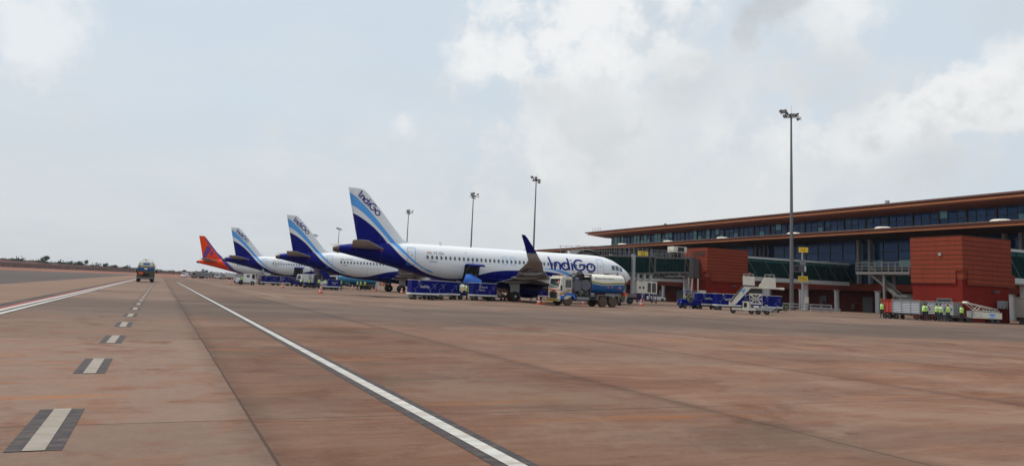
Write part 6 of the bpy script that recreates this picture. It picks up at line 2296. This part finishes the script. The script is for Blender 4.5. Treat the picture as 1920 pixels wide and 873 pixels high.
POSES = {
    'stand': dict(arms=(((.05, .02, -.28), (.0, -.10, -.24)), ((.05, .02, -.28), (.0, -.06, -.25))), legs=((.03, .0), (-.03, 0))),
    'work': dict(arms=(((.04, -.12, -.24), (-.04, -.24, .03)), ((.04, -.10, -.25), (-.04, -.25, .02))), lean=.12, legs=((.08, .04), (-.06, 0)), shirt=SHRT),
    'walk': dict(arms=(((.04, .12, -.26), (.0, -.04, -.25)), ((.04, -.12, -.26), (.0, -.14, -.22))), legs=((.24, .12), (-.26, -.02))),
    'hips': dict(arms=(((.20, .08, -.20), (-.14, -.08, -.18)), ((.20, .08, -.20), (-.14, -.08, -.18))), legs=((.02, 0), (.02, 0)), shirt=mat('maroon_shirt_cloth', (.12, .015, .015), .85)),
    'reach': dict(arms=(((.05, -.22, -.10), (.0, -.20, .14)), ((.05, -.20, -.16), (-.03, -.24, .06))), lean=.05, legs=((.1, .05), (-.1, 0)), shirt=mat('grey_shirt_cloth', (.10, .10, .11), .85)),
    'bend': dict(arms=(((.03, -.10, -.26), (.0, -.10, -.24)), ((.03, -.12, -.26), (.0, -.10, -.24))), lean=.95, legs=((.1, .08), (-.05, 0))),
    'sit': dict(arms=(((.05, -.16, -.22), (-.05, -.24, .03)), ((.05, -.16, -.22), (-.05, -.24, .03))), sit=1, lean=.08),
}
PM = {}


def person(label, x, y, face, pose='stand', z=0, cap=None, group=None, vest=HIV, vest_on=True):
    """face = direction looked at, degrees from +x"""
    if pose not in PM:
        PM[pose] = [body_mesh('body', POSES[pose]), {}]
    (me, up, hz), cache = PM[pose]
    t = thing('person', label, 'person', (x, y, z), R(face + 90), group)
    o = bpy.data.objects.new('body', me); col.objects.link(o); o.parent = t
    lean = POSES[pose].get('lean', 0)
    def U(px, py, z): # torso frame
        b = up(z); return (px, b[1] + py * math.cos(lean), b[2] + py * math.sin(lean))
    def part(key, fn):
        if key not in cache: cache[key] = fn()
        else:
            q = cache[key]; c = bpy.data.objects.new(q.name.split('.')[0], q.data); col.objects.link(c); c.parent = t; return c
        cache[key].parent = t
        return cache[key]
    def mk_vest():
        mb = MB(); n = 20; rings = []
        for zz_, rx, ry in ((-.02, .175, .145), (.10, .185, .15), (.11, .185, .15), (.16, .182, .148), (.17, .182, .148), (.30, .195, .152), (.31, .195, .152), (.36, .198, .152), (.37, .198, .152), (.44, .195, .14), (.50, .15, .105), (.535, .09, .075)):
            rings.append([U(rx * math.cos(2 * math.pi * k / n), ry * math.sin(2 * math.pi * k / n), zz_) for k in range(n)])
        mb.loft(rings, caps=False, mf=lambda a, k: 1 if (a in (2, 6) or (k in (3, 6, 13, 16) and 6 < a)) else 0)
        return mb.build('safety_vest', [vest, REFL], None, smooth=60)
    def mk_hair():
        mb = MB(); n = 16; rings = []
        for i in range(6):
            a = R(-8 + i * 19)
            r = .112 * math.cos(a); z_ = .745 + .112 * math.sin(a)
            rings.append([U(r * math.cos(2 * math.pi * k / n), .012 + r * (1.05 if math.sin(2 * math.pi * k / n) > 0 else .92) * math.sin(2 * math.pi * k / n), z_) for k in range(n)])
        mb.loft(rings)
        if cap:
            mb.loft([[U(-.08, -.08, .765), U(.08, -.08, .765), U(.06, -.19, .75), U(-.06, -.19, .75)], [U(-.08, -.08, .78), U(.08, -.08, .78), U(.06, -.19, .76), U(-.06, -.19, .76)]])
        return mb.build('cap' if cap else 'hair', cap or HAIR, None, smooth=50)
    def mk_eyes():
        mb = MB()
        for s_ in (-1, 1):
            p = Vector(U(s_ * .035, -.098, .715)); mb.cyl(p, p + Vector((0, -.012, 0)), .011, n=8)
        return mb.build('eyes', BLK, None)
    def mk_mouth():
        p0, p1 = U(-.025, -.104, .645), U(.025, -.104, .645)
        return MB().bar(p0, p1, .012, .010).build('mouth', mat('lip', (.10, .035, .03)), None)
    if vest_on: part('vest' + vest.name, mk_vest)
    part('hair' + (cap.name if cap else ''), mk_hair)
    part('eyes', mk_eyes); part('mouth', mk_mouth)
    return t


VDARK = mat('hi_vis_fabric_dull', (.34, .60, .04), .8, dirt=.1, scale=3)
person('man in a yellow vest standing beside the white tow tractor', 13.56, 148.3, -70, 'stand')
person('driver in a yellow vest on the small distant blue tug', 25.4, 160.9, -60, 'sit', z=.35)
person('loader in a yellow vest bending beside the small box truck', 25.6, 158.2, 0, 'bend')
GL_ = 'loaders in yellow vests under the second airliner'
person('loader in a yellow vest, leftmost below the blue stairs', 23.94, 138.3, 70, 'stand', group=GL_)
person('loader in a yellow vest, second from the left below the blue stairs', 25.5, 137.2, 90, 'work', group=GL_)
person('loader in a yellow vest, third from the left below the blue stairs', 26.6, 137.4, 60, 'reach', group=GL_)
person('loader in a yellow vest right behind the left end of the flat trolley', 24.5, 124.6, 10, 'work', group=GL_)
person('loader in a yellow vest behind the blue box on the flat trolley', 26.2, 126.6, 190, 'bend', group=GL_)
person('man in a yellow vest standing just right of the blue box trolley', 27.63, 128.75, 180, 'stand', group=GL_)
person('man in a dull yellow vest, left of three near the blue tank truck', 31.63, 134.2, 30, 'stand', group=GL_, vest=VDARK)
person('man in a dull yellow vest, middle of three near the blue tank truck', 32.5, 135.4, 200, 'hips', group=GL_, vest=VDARK)
person('man in a bright yellow vest, right of three near the blue tank truck', 31.9, 129.9, 80, 'walk', group=GL_)
person('man with raised arms right of the blue tank truck', 41.2, 158.5, 160, 'reach', group=GL_)
person('loader in a vest, left of the two beside the Ground Force cart', 29.15, 77.0, 100, 'work')
person('loader in a vest, right of the two beside the Ground Force cart', 29.95, 76.9, 170, 'stand')
person('man in dark clothes standing under the wing behind the tanker bumper', 43.97, 90.0, -90, 'stand', vest_on=False)
person('driver in a yellow vest seated on the canopied blue tug', 56.3, 73.7, 165, 'sit', z=.30)
person('man in a yellow vest behind the canopied tug by the first cart', 59.0, 76.3, 200, 'bend')
person('man in a vest standing below the jet bridge column', 74.0, 98.6 - 2.6, 200, 'walk', vest=VDARK)
GR_ = 'men in yellow vests by the louvred carts'
person('man in a yellow vest alone at the left end by the red cart', 70.0, 58.3, -140, 'stand', group=GR_)
person('man in a yellow vest with white sleeves in the gap between the two grey carts', 70.8, 54.0, -20, 'work', group=GR_)
person('man in a yellow vest in the gap, right of the man with white sleeves', 71.6, 54.3, 190, 'hips', group=GR_)
person('man in a yellow vest half hidden behind the man in the long sleeved shirt', 71.4, 53.0, 10, 'reach', group=GR_)
person('man in a yellow vest with pale long sleeves standing in front of the grey cart', 71.1, 52.3, 170, 'work', group=GR_)
person('man in a yellow vest wearing a red cap', 72.1, 52.3, 60, 'hips', cap=mat('red_cap_cloth', (.45, .02, .03), .8), group=GR_)
person('man in a yellow vest facing the camera beside the flat dolly and cream loader', 74.3, 52.4, -140, 'stand', group=GR_)

# ================================================================== HAZE
hz = NT('dusty_air')
hz.n.remove(hz.b)
vol = hz.n.new('ShaderNodeVolumePrincipled')
vol.inputs['Color'].default_value = (.86, .90, .95, 1)
vol.inputs['Density'].default_value = .00007
vol.inputs['Anisotropy'].default_value = .2
hz.l.new(vol.outputs[0], hz.n['Material Output'].inputs['Volume'])
o = MB().box(-1510, 1510, -115, 3010, -1.1, 36).build('haze', hz.m)
tag(o, kind='stuff')
